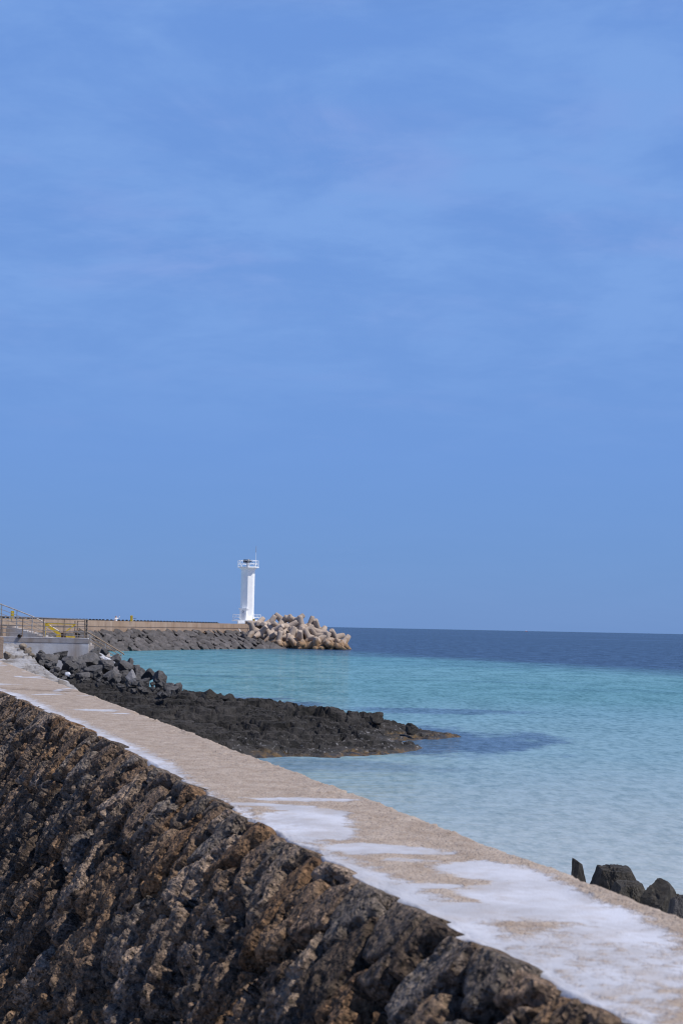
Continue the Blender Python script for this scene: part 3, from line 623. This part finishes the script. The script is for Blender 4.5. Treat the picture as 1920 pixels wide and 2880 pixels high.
# ------------------------------------------------------------------ landing with railings
def P3d(px, py, yy): return Vector(aty(px, py, yy))
XL, XR, YF, ZT = -22.0, -13.26, 76.0, 2.60
def plan(mb, z0, z1, g=0.0):
    q = [(XL, YF - g), (XR + g, YF - g), (XR - 1.0 + g, YF + 4.8), (XL, YF + 4.8)]
    mb.add([(x, y, z) for z in (z0, z1) for x, y in q], [(3, 2, 1, 0), (4, 5, 6, 7)] + [(i, (i + 1) % 4, 4 + (i + 1) % 4, 4 + i) for i in range(4)])
slab = MB(); plan(slab, ZT - .25, ZT)
land = tag(empty('landing', (XL, YF, 0)), 'pale concrete landing with a stained front wall above the boulders', 'landing')
def rel(o, root): o.location = -Vector(root.location); return o
rel(slab.build('deck_slab', M_stair, land, False, .03), land)
mb = MB(); plan(mb, ZT - 2.05, ZT - .252, .004); rel(mb.build('front_wall', M_platform, land, False, .03), land)
mb = MB(); mb.box(((XL + XR) / 2, YF + .12, ZT + .025), (XR - XL - .1, .2, .05)); rel(mb.build('kerb', M_platform, land, False, .012), land)
# front railing
rl = tag(empty('front_railing', (XL, YF, ZT)), 'steel railing with four horizontal bars along the front of the landing', 'railing')
top = lambda px: 1733 + (px) * (1743 - 1733) / 247
mt_ = MB(); Yr = YF + .14
mt_.cyl(P3d(-60, top(-60), Yr), P3d(248, top(248), Yr), .032, n=10); rel(mt_.build('top_rail', M_steel, rl, True), rl)
for i, dy in enumerate((13, 24, 35, 46)):
    mb = MB(); mb.cyl(P3d(-60, top(-60) + dy * .98, Yr), P3d(249, top(249) + dy, Yr), .017, n=8); rel(mb.build('bar', M_steel, rl, True), rl)
for px in (-50, 7, 65.5, 124, 182, 239.5):
    a = P3d(px, top(px), Yr); mb = MB(); mb.cyl(a, (a.x, a.y, ZT + .04), .026, n=8); rel(mb.build('post', M_steel_brown, rl, True), rl)
mb = MB(); a = P3d(245, top(245) + 1, Yr + .05); mb.box((a.x, a.y, (a.z + ZT) / 2), (.095, .07, a.z - ZT)); rel(mb.build('post', M_steel_brown, rl, False, .008), rl)
# rear posts of the landing
rr_ = tag(empty('rear_railing', (XL, YF + 4.3, ZT)), 'short brown railing with two posts at the back corner of the landing', 'railing')
for px, yt in ((212, 1746), (219.5, 1746)):
    a = P3d(px, yt, 80.3); mb = MB(); mb.cyl(a, (a.x, a.y, ZT), .028, n=8); rel(mb.build('post', M_steel_brown, rr_, True), rr_)
mb = MB(); mb.cyl(P3d(205, 1756, 80.3), P3d(246, 1780, 80.3), .026); rel(mb.build('handrail', M_steel_brown, rr_, True), rr_)
mb = MB(); mb.cyl(P3d(219, 1747, 80.3), P3d(238, 1748, 80.3), .02); rel(mb.build('bar', M_steel_brown, rr_, True), rr_)
# upper stairs: concrete flight coming down from the left with its handrail
Ys = 84.0
hand = [(-60, 1676), (0, 1698), (48, 1716), (92, 1733.5), (125, 1750), (170, 1777)]
fl = tag(empty('upper_stairs', (-18, Ys, 2.2)), 'concrete stair flight descending from the left behind the landing railing', 'stairs')
mb = MB(); a = P3d(-60, 1735, Ys); b_ = P3d(21, 1761, Ys); e_ = P3d(150, 1800, Ys); base_z = 1.9
n = 9; pts = [(a.x, base_z), (e_.x, base_z)]
for i in range(n, -1, -1):
    u_ = i / n; x_ = b_.x + (e_.x - b_.x) * u_; z_ = b_.z + (e_.z - b_.z) * u_
    pts += [(x_ + (e_.x - b_.x) / n, z_), (x_, z_)]
pts += [(b_.x, a.z - .6), (a.x, a.z - .6)]
mb.prism(pts, Ys - .1, Ys + 1.6); rel(mb.build('flight', M_stair, fl), fl)
mb = MB(); c0 = P3d(-60, 1760, Ys); c1_ = P3d(20, 1760, Ys); mb.box(((c0.x + c1_.x) / 2, Ys - .5, (c0.z + base_z) / 2), (c1_.x - c0.x, .7, c0.z - base_z)); rel(mb.build('side_wall', M_parapet, fl, False, .03), fl)
hr = tag(empty('stair_railing', (-18, Ys, 2.2)), 'sloping steel stair railing rising to the upper left behind the landing', 'railing')
mb = MB(); mb.tube([P3d(x, y, Ys + .05) for x, y in hand], .034, 10); rel(mb.build('handrail', M_steel, hr, True), hr)
for dy in (14, 26, 38):
    mb = MB(); mb.tube([P3d(x, y + dy, Ys + .05) for x, y in hand], .017, 8); rel(mb.build('bar', M_steel, hr, True), hr)
for px in (-40, 6, 49, 92, 128, 166):
    y0 = np.interp(px, [p[0] for p in hand], [p[1] for p in hand]); a = P3d(px, y0, Ys + .05); bt = P3d(px, y0 + 54, Ys + .05)
    mb = MB(); mb.cyl(a, (a.x, a.y, bt.z), .028, n=8); rel(mb.build('post', M_steel, hr, True), hr)
# lower stairs to the water
Yl = 79.0
ls = tag(empty('lower_stairs', (-13, Yl, 1.5)), 'narrow concrete steps going down from the landing corner to the water', 'stairs')
lo = [(246, 1778), (347, 1838)]
mb = MB(); a = P3d(250, 1808, Yl); b_ = P3d(352, 1870, Yl); n = 8; pts = [(a.x - .3, .2), (b_.x, .2)]
for i in range(n, -1, -1):
    u_ = i / n; x_ = a.x + (b_.x - a.x) * u_; z_ = a.z + (b_.z - a.z) * u_
    pts += [(x_, z_), (x_ - (b_.x - a.x) / n, z_)]
mb.prism(pts, Yl - .05, Yl + 1.1); rel(mb.build('flight', M_stair, ls), ls)
lr = tag(empty('lower_handrail', (-13, Yl, 2)), 'grey steel handrail sloping down to the turquoise water', 'railing')
mb = MB(); e1 = P3d(347, 1838, Yl); mb.tube([P3d(238, 1772, Yl), e1, P3d(349.5, 1842, Yl)], .034, 10); rel(mb.build('handrail', M_steel_brown, lr, True), lr)
for dy in (11, 22):
    mb = MB(); mb.cyl(P3d(240, 1773 + dy, Yl), P3d(341, 1833 + dy, Yl), .02); rel(mb.build('bar', M_steel_brown, lr, True), lr)
for px, ln in ((254, 26), (297, 26), (342, 30)):
    y0 = 1778 + (px - 246) * .594; a = P3d(px, y0, Yl); bt = P3d(px, y0 + ln, Yl); mb = MB(); mb.cyl(a, (a.x, a.y, bt.z - .1), .03, n=8); rel(mb.build('post', M_steel, lr, True), lr)
# yellow barricade, rusty mooring posts, pipe end
Yb = 78.2
yb = tag(empty('yellow_barricade', P3d(170, 1790, Yb)), 'yellow folding barricade frame standing on the landing behind the railing', 'barricade')
for nm, p0, p1, w in [('top_bar', (128, 1753.5), (214, 1756), .05), ('diagonal', (130, 1755), (172, 1787), .15), ('diagonal', (211, 1757), (185, 1777), .07), ('bottom_bar', (159, 1789), (211, 1792), .08), ('upright', (128, 1753), (129, 1789), .03)]:
    mb = MB(); mb.bar(P3d(*p0, Yb), P3d(*p1, Yb), .03, w); o = mb.build(nm, M_yellow, yb, False, .006); o.location = -yb.location
for px, w, yt, lab in ((176, .125, 1780, 'thicker rusty brown mooring post on the landing edge'), (183.5, .095, 1782, 'thinner orange rusted mooring post right of the thicker one')):
    a = P3d(px, yt, YF + .32); mb = MB(); mb.lathe([(w * .5, 0), (w * .5, a.z - ZT - .06), (w * .62, a.z - ZT - .05), (w * .62, a.z - ZT)], 12, c=(a.x, a.y, ZT))
    tag(mb.build('mooring_post', M_rust, None, True), lab, 'mooring post', 'rusty mooring posts')
pe = P3d(55.5, 1789, YF + .0); pipe = tag(empty('pipe_end', pe), 'round dark pipe end sticking out of the landing edge', 'pipe')
bm = bmesh.new(); me = bpy.data.meshes.new('pipe_ring')
Vt, Ft = [], []
for i in range(20):
    for j in range(8):
        a1, a2 = i * 2 * math.pi / 20, j * 2 * math.pi / 8; r_ = .085 + .022 * math.cos(a2); Vt.append((r_ * math.cos(a1), .05 * math.sin(a2) - .02, r_ * math.sin(a1)))
        Ft.append((i * 8 + j, ((i + 1) % 20) * 8 + j, ((i + 1) % 20) * 8 + (j + 1) % 8, i * 8 + (j + 1) % 8))
me.from_pydata(Vt, [], Ft); me.shade_smooth(); link('pipe_ring', me, M_black, pipe)
mb = MB(); mb.cyl((0, .02, 0), (0, .3, 0), .082, n=16); mb.build('pipe_core', M_rust, pipe, True)

# ------------------------------------------------------------------ breakwater
WX0, WY0, WSL = -30.97, 175.0, .2456
def wx(y): return WX0 + WSL * (y - WY0)
wd = Vector((WSL, 1, 0)).normalized(); wn = Vector((wd.y, -wd.x, 0))          # along the pier, and towards the bay
ang = math.atan2(wd.y, wd.x)
YA, YB = 84.0, 242.0
bw = tag(empty('breakwater_wall', (wx(YA), YA, 0)), 'long tan concrete parapet wall of the breakwater leading to the lighthouse', 'wall')
pa, pb = Vector((wx(YA), YA, 0)), Vector((wx(YB), YB, 0)); L = (pb - pa).length; PT = 3.73
def along(mb, s0, s1, z0, z1, n0, n1):
    c = pa + wd * ((s0 + s1) / 2) + wn * ((n0 + n1) / 2); mb.box((c.x, c.y, (z0 + z1) / 2), (s1 - s0, n1 - n0, z1 - z0), ang)
mb = MB(); s = 0
while s < L - .1:
    e1 = min(s + 12.2, L); along(mb, s, e1 - .03, 2.98, PT, -.6, 0); s = e1
rel(mb.build('upper_course', M_parapet, bw, False, .02), bw)
mb = MB(); along(mb, 0, L, 1.0, 2.90, -.7, .03); rel(mb.build('lower_course', M_parapet, bw, False, .02), bw)
mb = MB(); along(mb, 0, L, 2.86, 3.0, -.6, -.08); rel(mb.build('joint', M_plinth, bw), bw)
mb = MB(); along(mb, -6, L + 12, -1, 2.72, -9, -.71); rel(mb.build('deck', M_platform, bw), bw)
# dark kerb rail with blocks along the back of the parapet top
kr = tag(empty('kerb_rail', (pa.x, pa.y, PT)), 'low black rail with evenly spaced black blocks along the parapet top', 'rail')
mb = MB(); along(mb, 36, L - 17, PT + .002, PT + .07, -.55, -.42); rel(mb.build('rail', M_black, kr), kr)
sp_ = 28.0 + 37.0; protob = None
while sp_ < L - 17.5:
    mb = MB() if protob is None else None
    if protob is None:
        mb.box((0, 0, .09), (.36, .2, .19), ang); protob = mb.build('block', M_black, kr, False, .02); o = protob
    else:
        o = protob.copy(); C.objects.link(o); o.parent = kr
    c = pa + wd * sp_ + wn * -.48; o.location = (c.x - pa.x, c.y - pa.y, .0)
    sp_ += (1.0 if sp_ < 99 else 1.28) * random.uniform(.94, 1.06)
# white pipe by the foot of the parapet
mb = MB(); mb.tube([P3d(672, 1769, 230), P3d(676.5, 1777, 229)], .06); tag(mb.build('white_pipe', M_white, None, True), 'thin white pipe leaning on the parapet foot left of the tetrapods', 'pipe')
# armour-stone slope: core surface and single stones
n = 60
topc = [(wx(y) + .3, y - .5, 2.45) for y in (120, 150, 186, 207, 234)] + [(-12.6, 232, 1.9), (-9.6, 228, .8), (-7.4, 225, -.3)]
botc = [(-42, 135, 0), (-35, 156, 0), (-26.5, 178.5, 0), (-21.7, 193, 0), (-14.2, 209, 0), (-11.2, 216, 0), (-9, 221, 0), (-7.6, 224.6, -.4)]
def poly_at(pts, u):
    Q = np.array(pts, float); k = u * (len(Q) - 1); return np.array([np.interp(k, range(len(Q)), Q[:, i]) for i in range(3)])
us = np.linspace(0, 1, 160); vs_ = np.linspace(-.05, 1.25, 30)
G = np.array([[poly_at(topc, u) * (1 - v) + poly_at(botc, u) * v for v in vs_] for u in us]); G[..., 2] -= .35
core = link('slope_core', grid_mesh('slope_core', G), M_armour); tag(core, 'dark rubble bed under the grey armour stones of the breakwater slope', 'rubble bed', kind='structure')
ARM = [rock_mesh('armour_stone', 200 + i, ICO3, 14, .55, .07, .03, 1, M_armour, True) for i in range(8)]
def along_px(u):
    p = poly_at(topc, u) * .5 + poly_at(botc, u) * .5; d = p - np.array([0, 0, CAMZ]); return 960 + FPX * (d @ RT) / (d @ FW)
uu = np.linspace(0, 1, 800); ppx = np.array([along_px(u) for u in uu]); cnt = 0
for r in range(6):
    v = (r + .5) / 6
    px = 232 + (r % 2) * 8
    while px < 815:
        u_ = float(np.interp(px + random.uniform(-3, 3), ppx, uu)); vv = min(1.03, max(.02, v + random.uniform(-.05, .05)))
        p = poly_at(topc, u_) * (1 - vv) + poly_at(botc, u_) * vv
        k = p[1] / FPX; wpx = random.uniform(13, 22)
        if px < 790 or r in (1, 2, 3, 4):
            o = bpy.data.objects.new('armour_stone', ARM[(cnt * 5 + r) % 8]); C.objects.link(o)
            sh = random.uniform(.8, 1.15); o.scale = (wpx * k * .78, 1.0 * sh, .34 * sh * random.uniform(.85, 1.2)); o.location = (p[0], p[1], p[2] - .05)
            o.rotation_euler = (random.uniform(-.1, .35), random.uniform(.35, .62), random.uniform(-.35, .35))
            hi = r < 2; low = r == 5
            lab = 'grey armour stone in the upper rows of the breakwater slope' if hi else ('brownish armour stone at the waterline of the breakwater slope' if low else 'grey slanting armour stone in the middle rows of the breakwater slope')
            tag(o, lab, 'stone', 'upper armour stones' if hi else ('waterline armour stones' if low else 'middle armour stones')); cnt += 1
        px += wpx * .74
# lighthouse ----------------------------------------------------------------
YH = 244.0; cL = aty(694, 1752.5, YH)
ROTL = math.atan2(-cL[0], YH)
lh = tag(empty('lighthouse', (cL[0], YH, PT), ROTL), 'white octagonal lighthouse with railed gallery at the end of the breakwater', 'lighthouse')
k = YH / FPX; O8 = -math.pi / 2                       # octagon with an edge towards the viewer
HB = .66; HT = HB + 152 * k * .975; R = 1.17
mb = MB(); mb.box((.1, 0, HB / 2 - .2), (3.4, 3.2, HB + .1)); mb.build('plinth', M_plinth, lh, False, .03)
mb = MB(); mb.lathe([(2.7, HB - .20), (2.7, HB)], 8, math.pi / 8, (0, 0, 0)); mb.build('base_deck', M_white, lh, False, .02)
mb = MB(); mb.lathe([(R * 1.12, HB), (R * 1.12, HB + .5), (R * 1.02, HB + .56), (R * 1.02, HB + .6), (R, HB + .62), (R, HT - .42)], 8, O8); mb.build('tower', M_white, lh)
mb = MB(); mb.lathe([(R + .001, HT - .42), (R + .10, HT - .40), (R + .10, HT - .30), (R + .28, HT - .27), (R + .28, HT - .18), (R + .48, HT - .14), (R + .48, HT - .10), (1.86, HT - .09), (1.86, HT + .03)], 8, O8)
mb.build('gallery_deck', M_white, lh)
def oct_rail(name, Rr, z0, hgt_, rot, skip=(), arch=True, nb=5):
    o_root = empty(name, (0, 0, 0)); o_root.parent = lh
    V8 = [Vector((Rr * math.cos(rot + i * math.pi / 4), Rr * math.sin(rot + i * math.pi / 4), z0)) for i in range(8)]
    rails = MB(); bars = MB(); ar = MB()
    for i in range(8):
        mbp = MB(); mbp.cyl(V8[i], V8[i] + Vector((0, 0, hgt_)), .035, n=8); mbp.build('post', M_white, o_root, True)
        if i in skip: continue
        a, b2 = V8[i], V8[(i + 1) % 8]
        for f in (1, .52, .06): rails.cyl(a + Vector((0, 0, hgt_ * f)), b2 + Vector((0, 0, hgt_ * f)), .03 if f == 1 else .024, n=6)
        for j in range(1, nb + 1):
            p = a.lerp(b2, j / (nb + 1)); bars.cyl(p + Vector((0, 0, hgt_ * .52)), p + Vector((0, 0, hgt_)), .013, n=6)
        if arch:
            for h0 in (0,):
                pts = [a.lerp(b2, .5 - .42 * math.cos(q)) + Vector((0, 0, hgt_ * (.06 + .44 * math.sin(q)))) for q in np.linspace(0, math.pi, 9)]
                ar.tube(pts, .026, 6)
    rails.build('rail', M_white, o_root, True); bars.build('baluster', M_white, o_root, True)
    if arch: ar.build('arch', M_white, o_root, True)
    return o_root
oct_rail('gallery_railing', 1.74, HT + .03, 1.10, O8, (), True, 3)
oct_rail('base_railing', 2.55, HB, .93, math.pi / 8, (5,), True, 5)
# porch on the front-left facet
an = O8 - math.pi / 8; pn = Vector((math.cos(an), math.sin(an), 0)); Mz = Matrix.Rotation(an + math.pi / 2, 3, 'Z')
apo = R * math.cos(math.pi / 8)
def porch_pt(u, d, z): return pn * (apo + d) + Mz @ Vector((u, 0, 0)) + Vector((0, 0, z))
mb = MB(); c = porch_pt(0, .36, HB + .82); mb.box(c, (1.16, .72, 1.64), ax=Mz); mb.build('porch', M_white, lh, False, .02)
mb = MB()
for z_, ex in ((1.66, .02), (1.75, .07), (1.85, .12), (1.95, .17)): mb.box(porch_pt(0, .36 + ex / 2, HB + z_), (1.16 + ex * 2, .72 + ex, .099), ax=Mz)
mb.build('porch_cornice', M_white, lh, False, .01)
mb = MB(); mb.box(porch_pt(0, .735, HB + .62), (.74, .04, 1.22), ax=Mz); dr = mb.build('door', M_door, lh, False, .008)
mb = MB(); mb.box(porch_pt(-.26, .78, HB + .66), (.05, .05, .1), ax=Mz); mb.build('door_handle', M_black, dr)
em = empty('emblem', porch_pt(0, .73, HB + 1.43)); em.parent = lh; em.rotation_euler = (0, 0, an + math.pi / 2)
me = bpy.data.meshes.new('ring'); Vt, Ft = [], []
for i in range(20):
    for j in range(6):
        a1, a2 = i * 2 * math.pi / 20, j * math.pi / 3; r_ = .13 + .038 * math.cos(a2); Vt.append((r_ * math.cos(a1), .03 * math.sin(a2) - .01, r_ * math.sin(a1)))
        Ft.append((i * 6 + j, ((i + 1) % 20) * 6 + j, ((i + 1) % 20) * 6 + (j + 1) % 6, i * 6 + (j + 1) % 6))
me.from_pydata(Vt, [], Ft); me.shade_smooth(); link('ring', me, M_black, em)
mb = MB(); mb.cyl((0, .01, 0), (0, -.025, 0), .10, n=16); mb.build('disc', M_white, em, True)
# steps
mb = MB(); cS = (-.90, -2.62)
for i in range(3): mb.box((cS[0], cS[1] - .13 - .22 * i, (HB - .06 - .2 * i) / 2 - .0), (1.2, .22, HB - .06 - .2 * i))
mb.build('steps', M_white, lh, False, .01)
# instruments on the gallery
mb = MB(); q = Matrix.Rotation(-.12, 3, 'Z') @ Matrix.Rotation(math.radians(62), 3, 'X'); mb.box((-.26, -.75, HT + 1.02), (1.16, .62, .05), ax=q); sp = mb.build('solar_panel', M_darkpanel, lh, False, .01)
mb = MB(); mb.cyl((-.2, -.6, HT + .03), (-.2, -.66, HT + .92), .06); mb.bar((-.5, -.68, HT + .75), (.05, -.68, HT + .75), .06); mb.build('panel_stand', M_plinth, lh, True)
mb = MB(); q2 = Matrix.Rotation(1.25, 3, 'Z') @ Matrix.Rotation(math.radians(50), 3, 'X'); mb.box((.45, -.2, HT + 1.05), (1.0, .55, .05), ax=q2); mb.build('solar_panel', M_darkpanel, lh, False, .01)
mb = MB(); mb.lathe([(.16, HT + .03), (.16, HT + 1.0), (.22, HT + 1.02), (.22, HT + 1.06), (.11, HT + 1.08), (.11, HT + 1.34), (.05, HT + 1.42)], 12, c=(0, .1, 0)); mb.build('lantern', M_white, lh, True)
mb = MB(); mb.cyl((1.28, -.6, HT + .03), (1.28, -.6, HT + 2.55), .035, .028); mb.build('antenna_mast', M_white, lh, True)
mb = MB(); mb.cyl((1.28, -.6, HT + 2.55), (1.3, -.6, HT + 3.65), .045, .03); mb.build('antenna_tip', M_plinth, lh, True)

# ------------------------------------------------------------------ tetrapods
V, F = ICO5
axs = [np.array(a, float) / math.sqrt(3) for a in ((1, 1, 1), (1, -1, -1), (-1, 1, -1), (-1, -1, 1))]
rad = np.zeros(len(V)); r0_, r1_, Lg = .56, .36, 1.66; kk = (r0_ - r1_) / Lg
for a in axs:
    c = V @ a; s_ = np.sqrt(np.clip(1 - c * c, 0, 1)); side = r0_ / np.maximum(s_ + kk * c, 1e-3); capd = Lg / np.maximum(c, .05)
    cham = (Lg + r1_ * .90) / np.maximum(c + s_, .05)
    rad = np.maximum(rad, np.where(c > .1, np.minimum(np.minimum(side, capd), cham), 0))
Pt = V * rad[:, None]
met = bpy.data.meshes.new('tetrapod'); met.from_pydata(Pt.tolist(), [], F); met.materials.append(M_tetra); met.shade_smooth(); met.set_sharp_from_angle(angle=math.radians(50))
sil = np.array([(705, 1752), (726, 1748), (746, 1752), (766, 1750), (778, 1740), (801, 1738), (824, 1738), (847, 1740), (862, 1752), (878, 1758), (892, 1768), (910, 1773), (927, 1782), (942, 1796), (962, 1806), (974, 1815), (982, 1823)], float)
low = np.array([(700, 1776), (716, 1779), (742, 1788), (790, 1808), (822, 1822), (900, 1826), (985, 1826)], float)
n_t = 0; rgt = random.Random(12)
def tetra(px, py, dy, lab, grp, jit=1.0):
    global n_t
    o = bpy.data.objects.new('tetrapod', met); C.objects.link(o)
    yt = np.interp(px, sil[:, 0], sil[:, 1]); yb_ = np.interp(px, low[:, 0], low[:, 1]); f = (yb_ - py) / max(6, yb_ - yt)
    yy = 224 - (px - 840) * .012 + f * 8 + dy; p = aty(px, py, yy)
    o.location = p; o.rotation_mode = 'QUATERNION'; q = Quaternion((rgt.gauss(0, 1), rgt.gauss(0, 1), rgt.gauss(0, 1), rgt.gauss(0, 1))); q.normalize(); o.rotation_quaternion = q
    sc = rgt.uniform(.94, 1.12); o.scale = (sc, sc, sc); tag(o, lab, 'tetrapod', grp); n_t += 1
rows = []
for px in np.arange(712, 980, 24.5):
    yt = np.interp(px, sil[:, 0], sil[:, 1]) + 8; yb_ = np.interp(px, low[:, 0], low[:, 1]) - 4
    nrow = max(1, int(round((yb_ - yt) / 20)) + 1)
    for i in range(nrow):
        py = yb_ + (yt - yb_) * (i / max(1, nrow - 1)); rows.append((px + (i % 2) * 11 + rgt.uniform(-4, 4), py + rgt.uniform(-3, 3), i, nrow))
for px, py, i, nrow in rows:
    if px > 955: lab, grp = 'tetrapod in the low cluster at the seaward tip of the heap', 'tetrapods at the tip'
    elif i == 0 and px > 790: lab, grp = 'brown stained tetrapod at the waterline of the heap', 'waterline tetrapods'
    elif i == nrow - 1: lab, grp = 'sunlit tetrapod along the top outline of the heap', 'top tetrapods'
    elif px < 760: lab, grp = 'tetrapod beside the end of the tan parapet, left side of the heap', 'left side tetrapods'
    else: lab, grp = 'tan tetrapod in the middle of the heap', 'middle tetrapods'
    tetra(px, py, 0, lab, grp)
# rubble core inside the heap
mb_pts = []
for px in np.linspace(712, 978, 40):
    yt = np.interp(px, sil[:, 0], sil[:, 1]) + 16; yb_ = np.interp(px, low[:, 0], low[:, 1]) + 6; row = []
    for f in np.linspace(-.1, 1, 12):
        yy = 226.5 - (px - 840) * .012 + max(0, f) * 7; row.append(aty(px, yb_ + (yt - yb_) * f, yy))
    last = row[-1]; row += [np.array([last[0], last[1] + 4, last[2] - 2]), np.array([last[0], last[1] + 8, -1])]
    mb_pts.append(row)
G = np.array(mb_pts); G += .3 * (rng.random(G.shape) - .5)
core2 = link('heap_core', grid_mesh('heap_core', G, False), M_armour); tag(core2, 'dark rubble core in the gaps of the tetrapod heap', 'rubble bed', kind='structure')

# ------------------------------------------------------------------ yellow marker posts, person, rod
def marker(px, py0, py1, yy, w, lab, full=True):
    a = P3d(px, py0, yy); b2 = P3d(px, py1, yy); h_ = a.z - b2.z; zb = PT + .003 if full else b2.z
    h_ = a.z - zb
    r_ = tag(empty('marker_post', (a.x, yy, zb), .1), lab, 'marker post', 'yellow marker posts on the breakwater')
    mb = MB(); mb.box((0, 0, h_ / 2), (w, .16, h_)); mb.build('panel', M_yellow, r_, False, .012)
    d = MB()
    for i in range(4):
        for s_ in (-1, 1): d.box((s_ * w * .27, -.083, h_ * (.2 + .22 * i)), (w * .2, .012, h_ * .10))
    d.build('reflector', M_black, r_)
yq = lambda px: next(y for y in np.arange(120, 245, .1) if 960 + 4000 * wx(y) / y > px)
marker(36, 1718, 1734, yq(36) + .4, .36, 'yellow marker post with dark reflectors at the left edge behind the stair rail')
marker(370.5, 1731, 1745, yq(370) + .4, .34, 'yellow marker post with dark reflectors right of the person on the breakwater')
marker(714, 1740, 1747, 238.5, .36, 'olive yellow marker post right of the lighthouse steps behind a tetrapod')
yr_ = yq(375) + .5; rodp = P3d(374.5, 1745, yr_); rod = tag(empty('fishing_rod', rodp), 'short rod with white grip leaning out beside the yellow marker post', 'rod')
mb = MB(); mb.cyl((0, 0, -.08), (.02, 0, .22), .04); mb.build('grip', M_white, rod, True)
mb = MB(); a = P3d(375, 1740.5, yr_) - Vector(rodp); b2 = P3d(384, 1738.3, yr_) - Vector(rodp); mb.cyl(a, b2, .035, .02); mb.build('shaft', M_black, rod, True)

yp = yq(327) + .25 + 1.1; ph = P3d(327, 1734, yp)
per = empty('person', (ph.x, yp, 2.72), math.pi * .15); tag(per, 'person in a white shirt with dark hair raising one arm behind the parapet', 'person')
def skin(name, verts, edges, radii, mat, parent, sub=2):
    me = bpy.data.meshes.new(name); me.from_pydata(verts, edges, []); o = link(name, me, mat, parent)
    md = o.modifiers.new('skin', 'SKIN'); me.skin_vertices  # radii per joint
    for sv, r_ in zip(me.skin_vertices[0].data, radii): sv.radius = (r_, r_)
    me.skin_vertices[0].data[0].use_root = True; md.use_smooth_shade = True
    ms = o.modifiers.new('subdivision', 'SUBSURF'); ms.levels = 1; ms.render_levels = sub; return o
hz = ph.z - 2.72                                            # head centre height
bv = [(0, 0, .95), (0, 0, 1.12), (0, 0, 1.30), (0, 0, hz - .21), (0, 0, hz - .13), (0, -.01, hz), (0, -.005, hz + .08),
      (-.17, 0, hz - .25), (-.24, -.02, hz - .50), (-.20, -.18, hz - .66), (-.17, -.25, hz - .70),
      (.17, 0, hz - .25), (.36, -.08, hz - .20), (.41, -.16, hz + .06), (.41, -.18, hz + .15),
      (-.09, 0, .90), (-.10, -.01, .48), (-.10, .02, .08), (-.10, -.12, .03), (.09, 0, .90), (.10, -.01, .48), (.10, .02, .08), (.10, -.12, .03)]
be = [(0, 1), (1, 2), (2, 3), (3, 4), (4, 5), (5, 6), (3, 7), (7, 8), (8, 9), (9, 10), (3, 11), (11, 12), (12, 13), (13, 14), (0, 15), (15, 16), (16, 17), (17, 18), (0, 19), (19, 20), (20, 21), (21, 22)]
br = [.13, .12, .14, .11, .055, .095, .085, .06, .045, .035, .035, .06, .045, .035, .035, .085, .055, .04, .035, .085, .055, .04, .035]
skin('body', bv, be, br, M_skin, per)
sv_ = [bv[i] for i in (1, 2, 3, 7, 8, 11, 12, 13)] + [(0, 0, .93)]
skin('shirt', sv_, [(0, 1), (1, 2), (2, 3), (3, 4), (2, 5), (5, 6), (6, 7), (0, 8)], [.145, .165, .125, .075, .06, .075, .06, .05, .145], M_shirt, per)
skin('trousers', [bv[i] for i in (0, 15, 16, 17, 19, 20, 21)], [(0, 1), (1, 2), (2, 3), (0, 4), (4, 5), (5, 6)], [.14, .1, .075, .065, .1, .075, .065], M_trouser, per)
skin('hair', [(0, .03, hz + .07), (0, .06, hz), (0, .06, hz - .08)], [(0, 1), (1, 2)], [.105, .10, .06], M_hair, per)
for sx in (-.035, .035):
    mb = MB(); mb.lathe([(.002, -.012), (.012, 0), (.002, .012)], 8, c=(sx, -.098, hz + .01)); mb.build('eye', M_black, per, True)
mb = MB(); mb.lathe([(.016, 0), (.004, .04)], 8, c=(0, -.10, hz - .03)); mb.build('nose', M_skin, per, True)

# ------------------------------------------------------------------ far boat on the horizon
Yf = 7000.0; bp = aty(1479, 1774, Yf)
boat = tag(empty('fishing_boat', (bp[0], Yf, 0)), 'tiny pale fishing boat far out on the horizon', 'boat')
mb = MB(); mb.add([(-6, -1.6, 0), (-6, 1.6, 0), (3, -1.6, 0), (3, 1.6, 0), (-6.3, -2, 1.6), (-6.3, 2, 1.6), (4, -2, 1.8), (4, 2, 1.8), (7, 0, 2.6), (5.5, 0, 0)],
                  [(0, 2, 9, 3, 1), (0, 4, 6, 2), (1, 3, 7, 5), (2, 6, 8, 9), (3, 9, 8, 7), (0, 1, 5, 4), (4, 5, 7, 8, 6)]); mb.build('hull', M_boatred, boat)
mb = MB(); mb.box((-2, 0, 3.3), (4.5, 2.8, 3.2)); mb.build('cabin', M_boathull, boat, False, .1)
mb = MB(); mb.cyl((-2.5, 0, 4.9), (-2.5, 0, 8), .12, .06); mb.build('mast', M_boathull, boat)
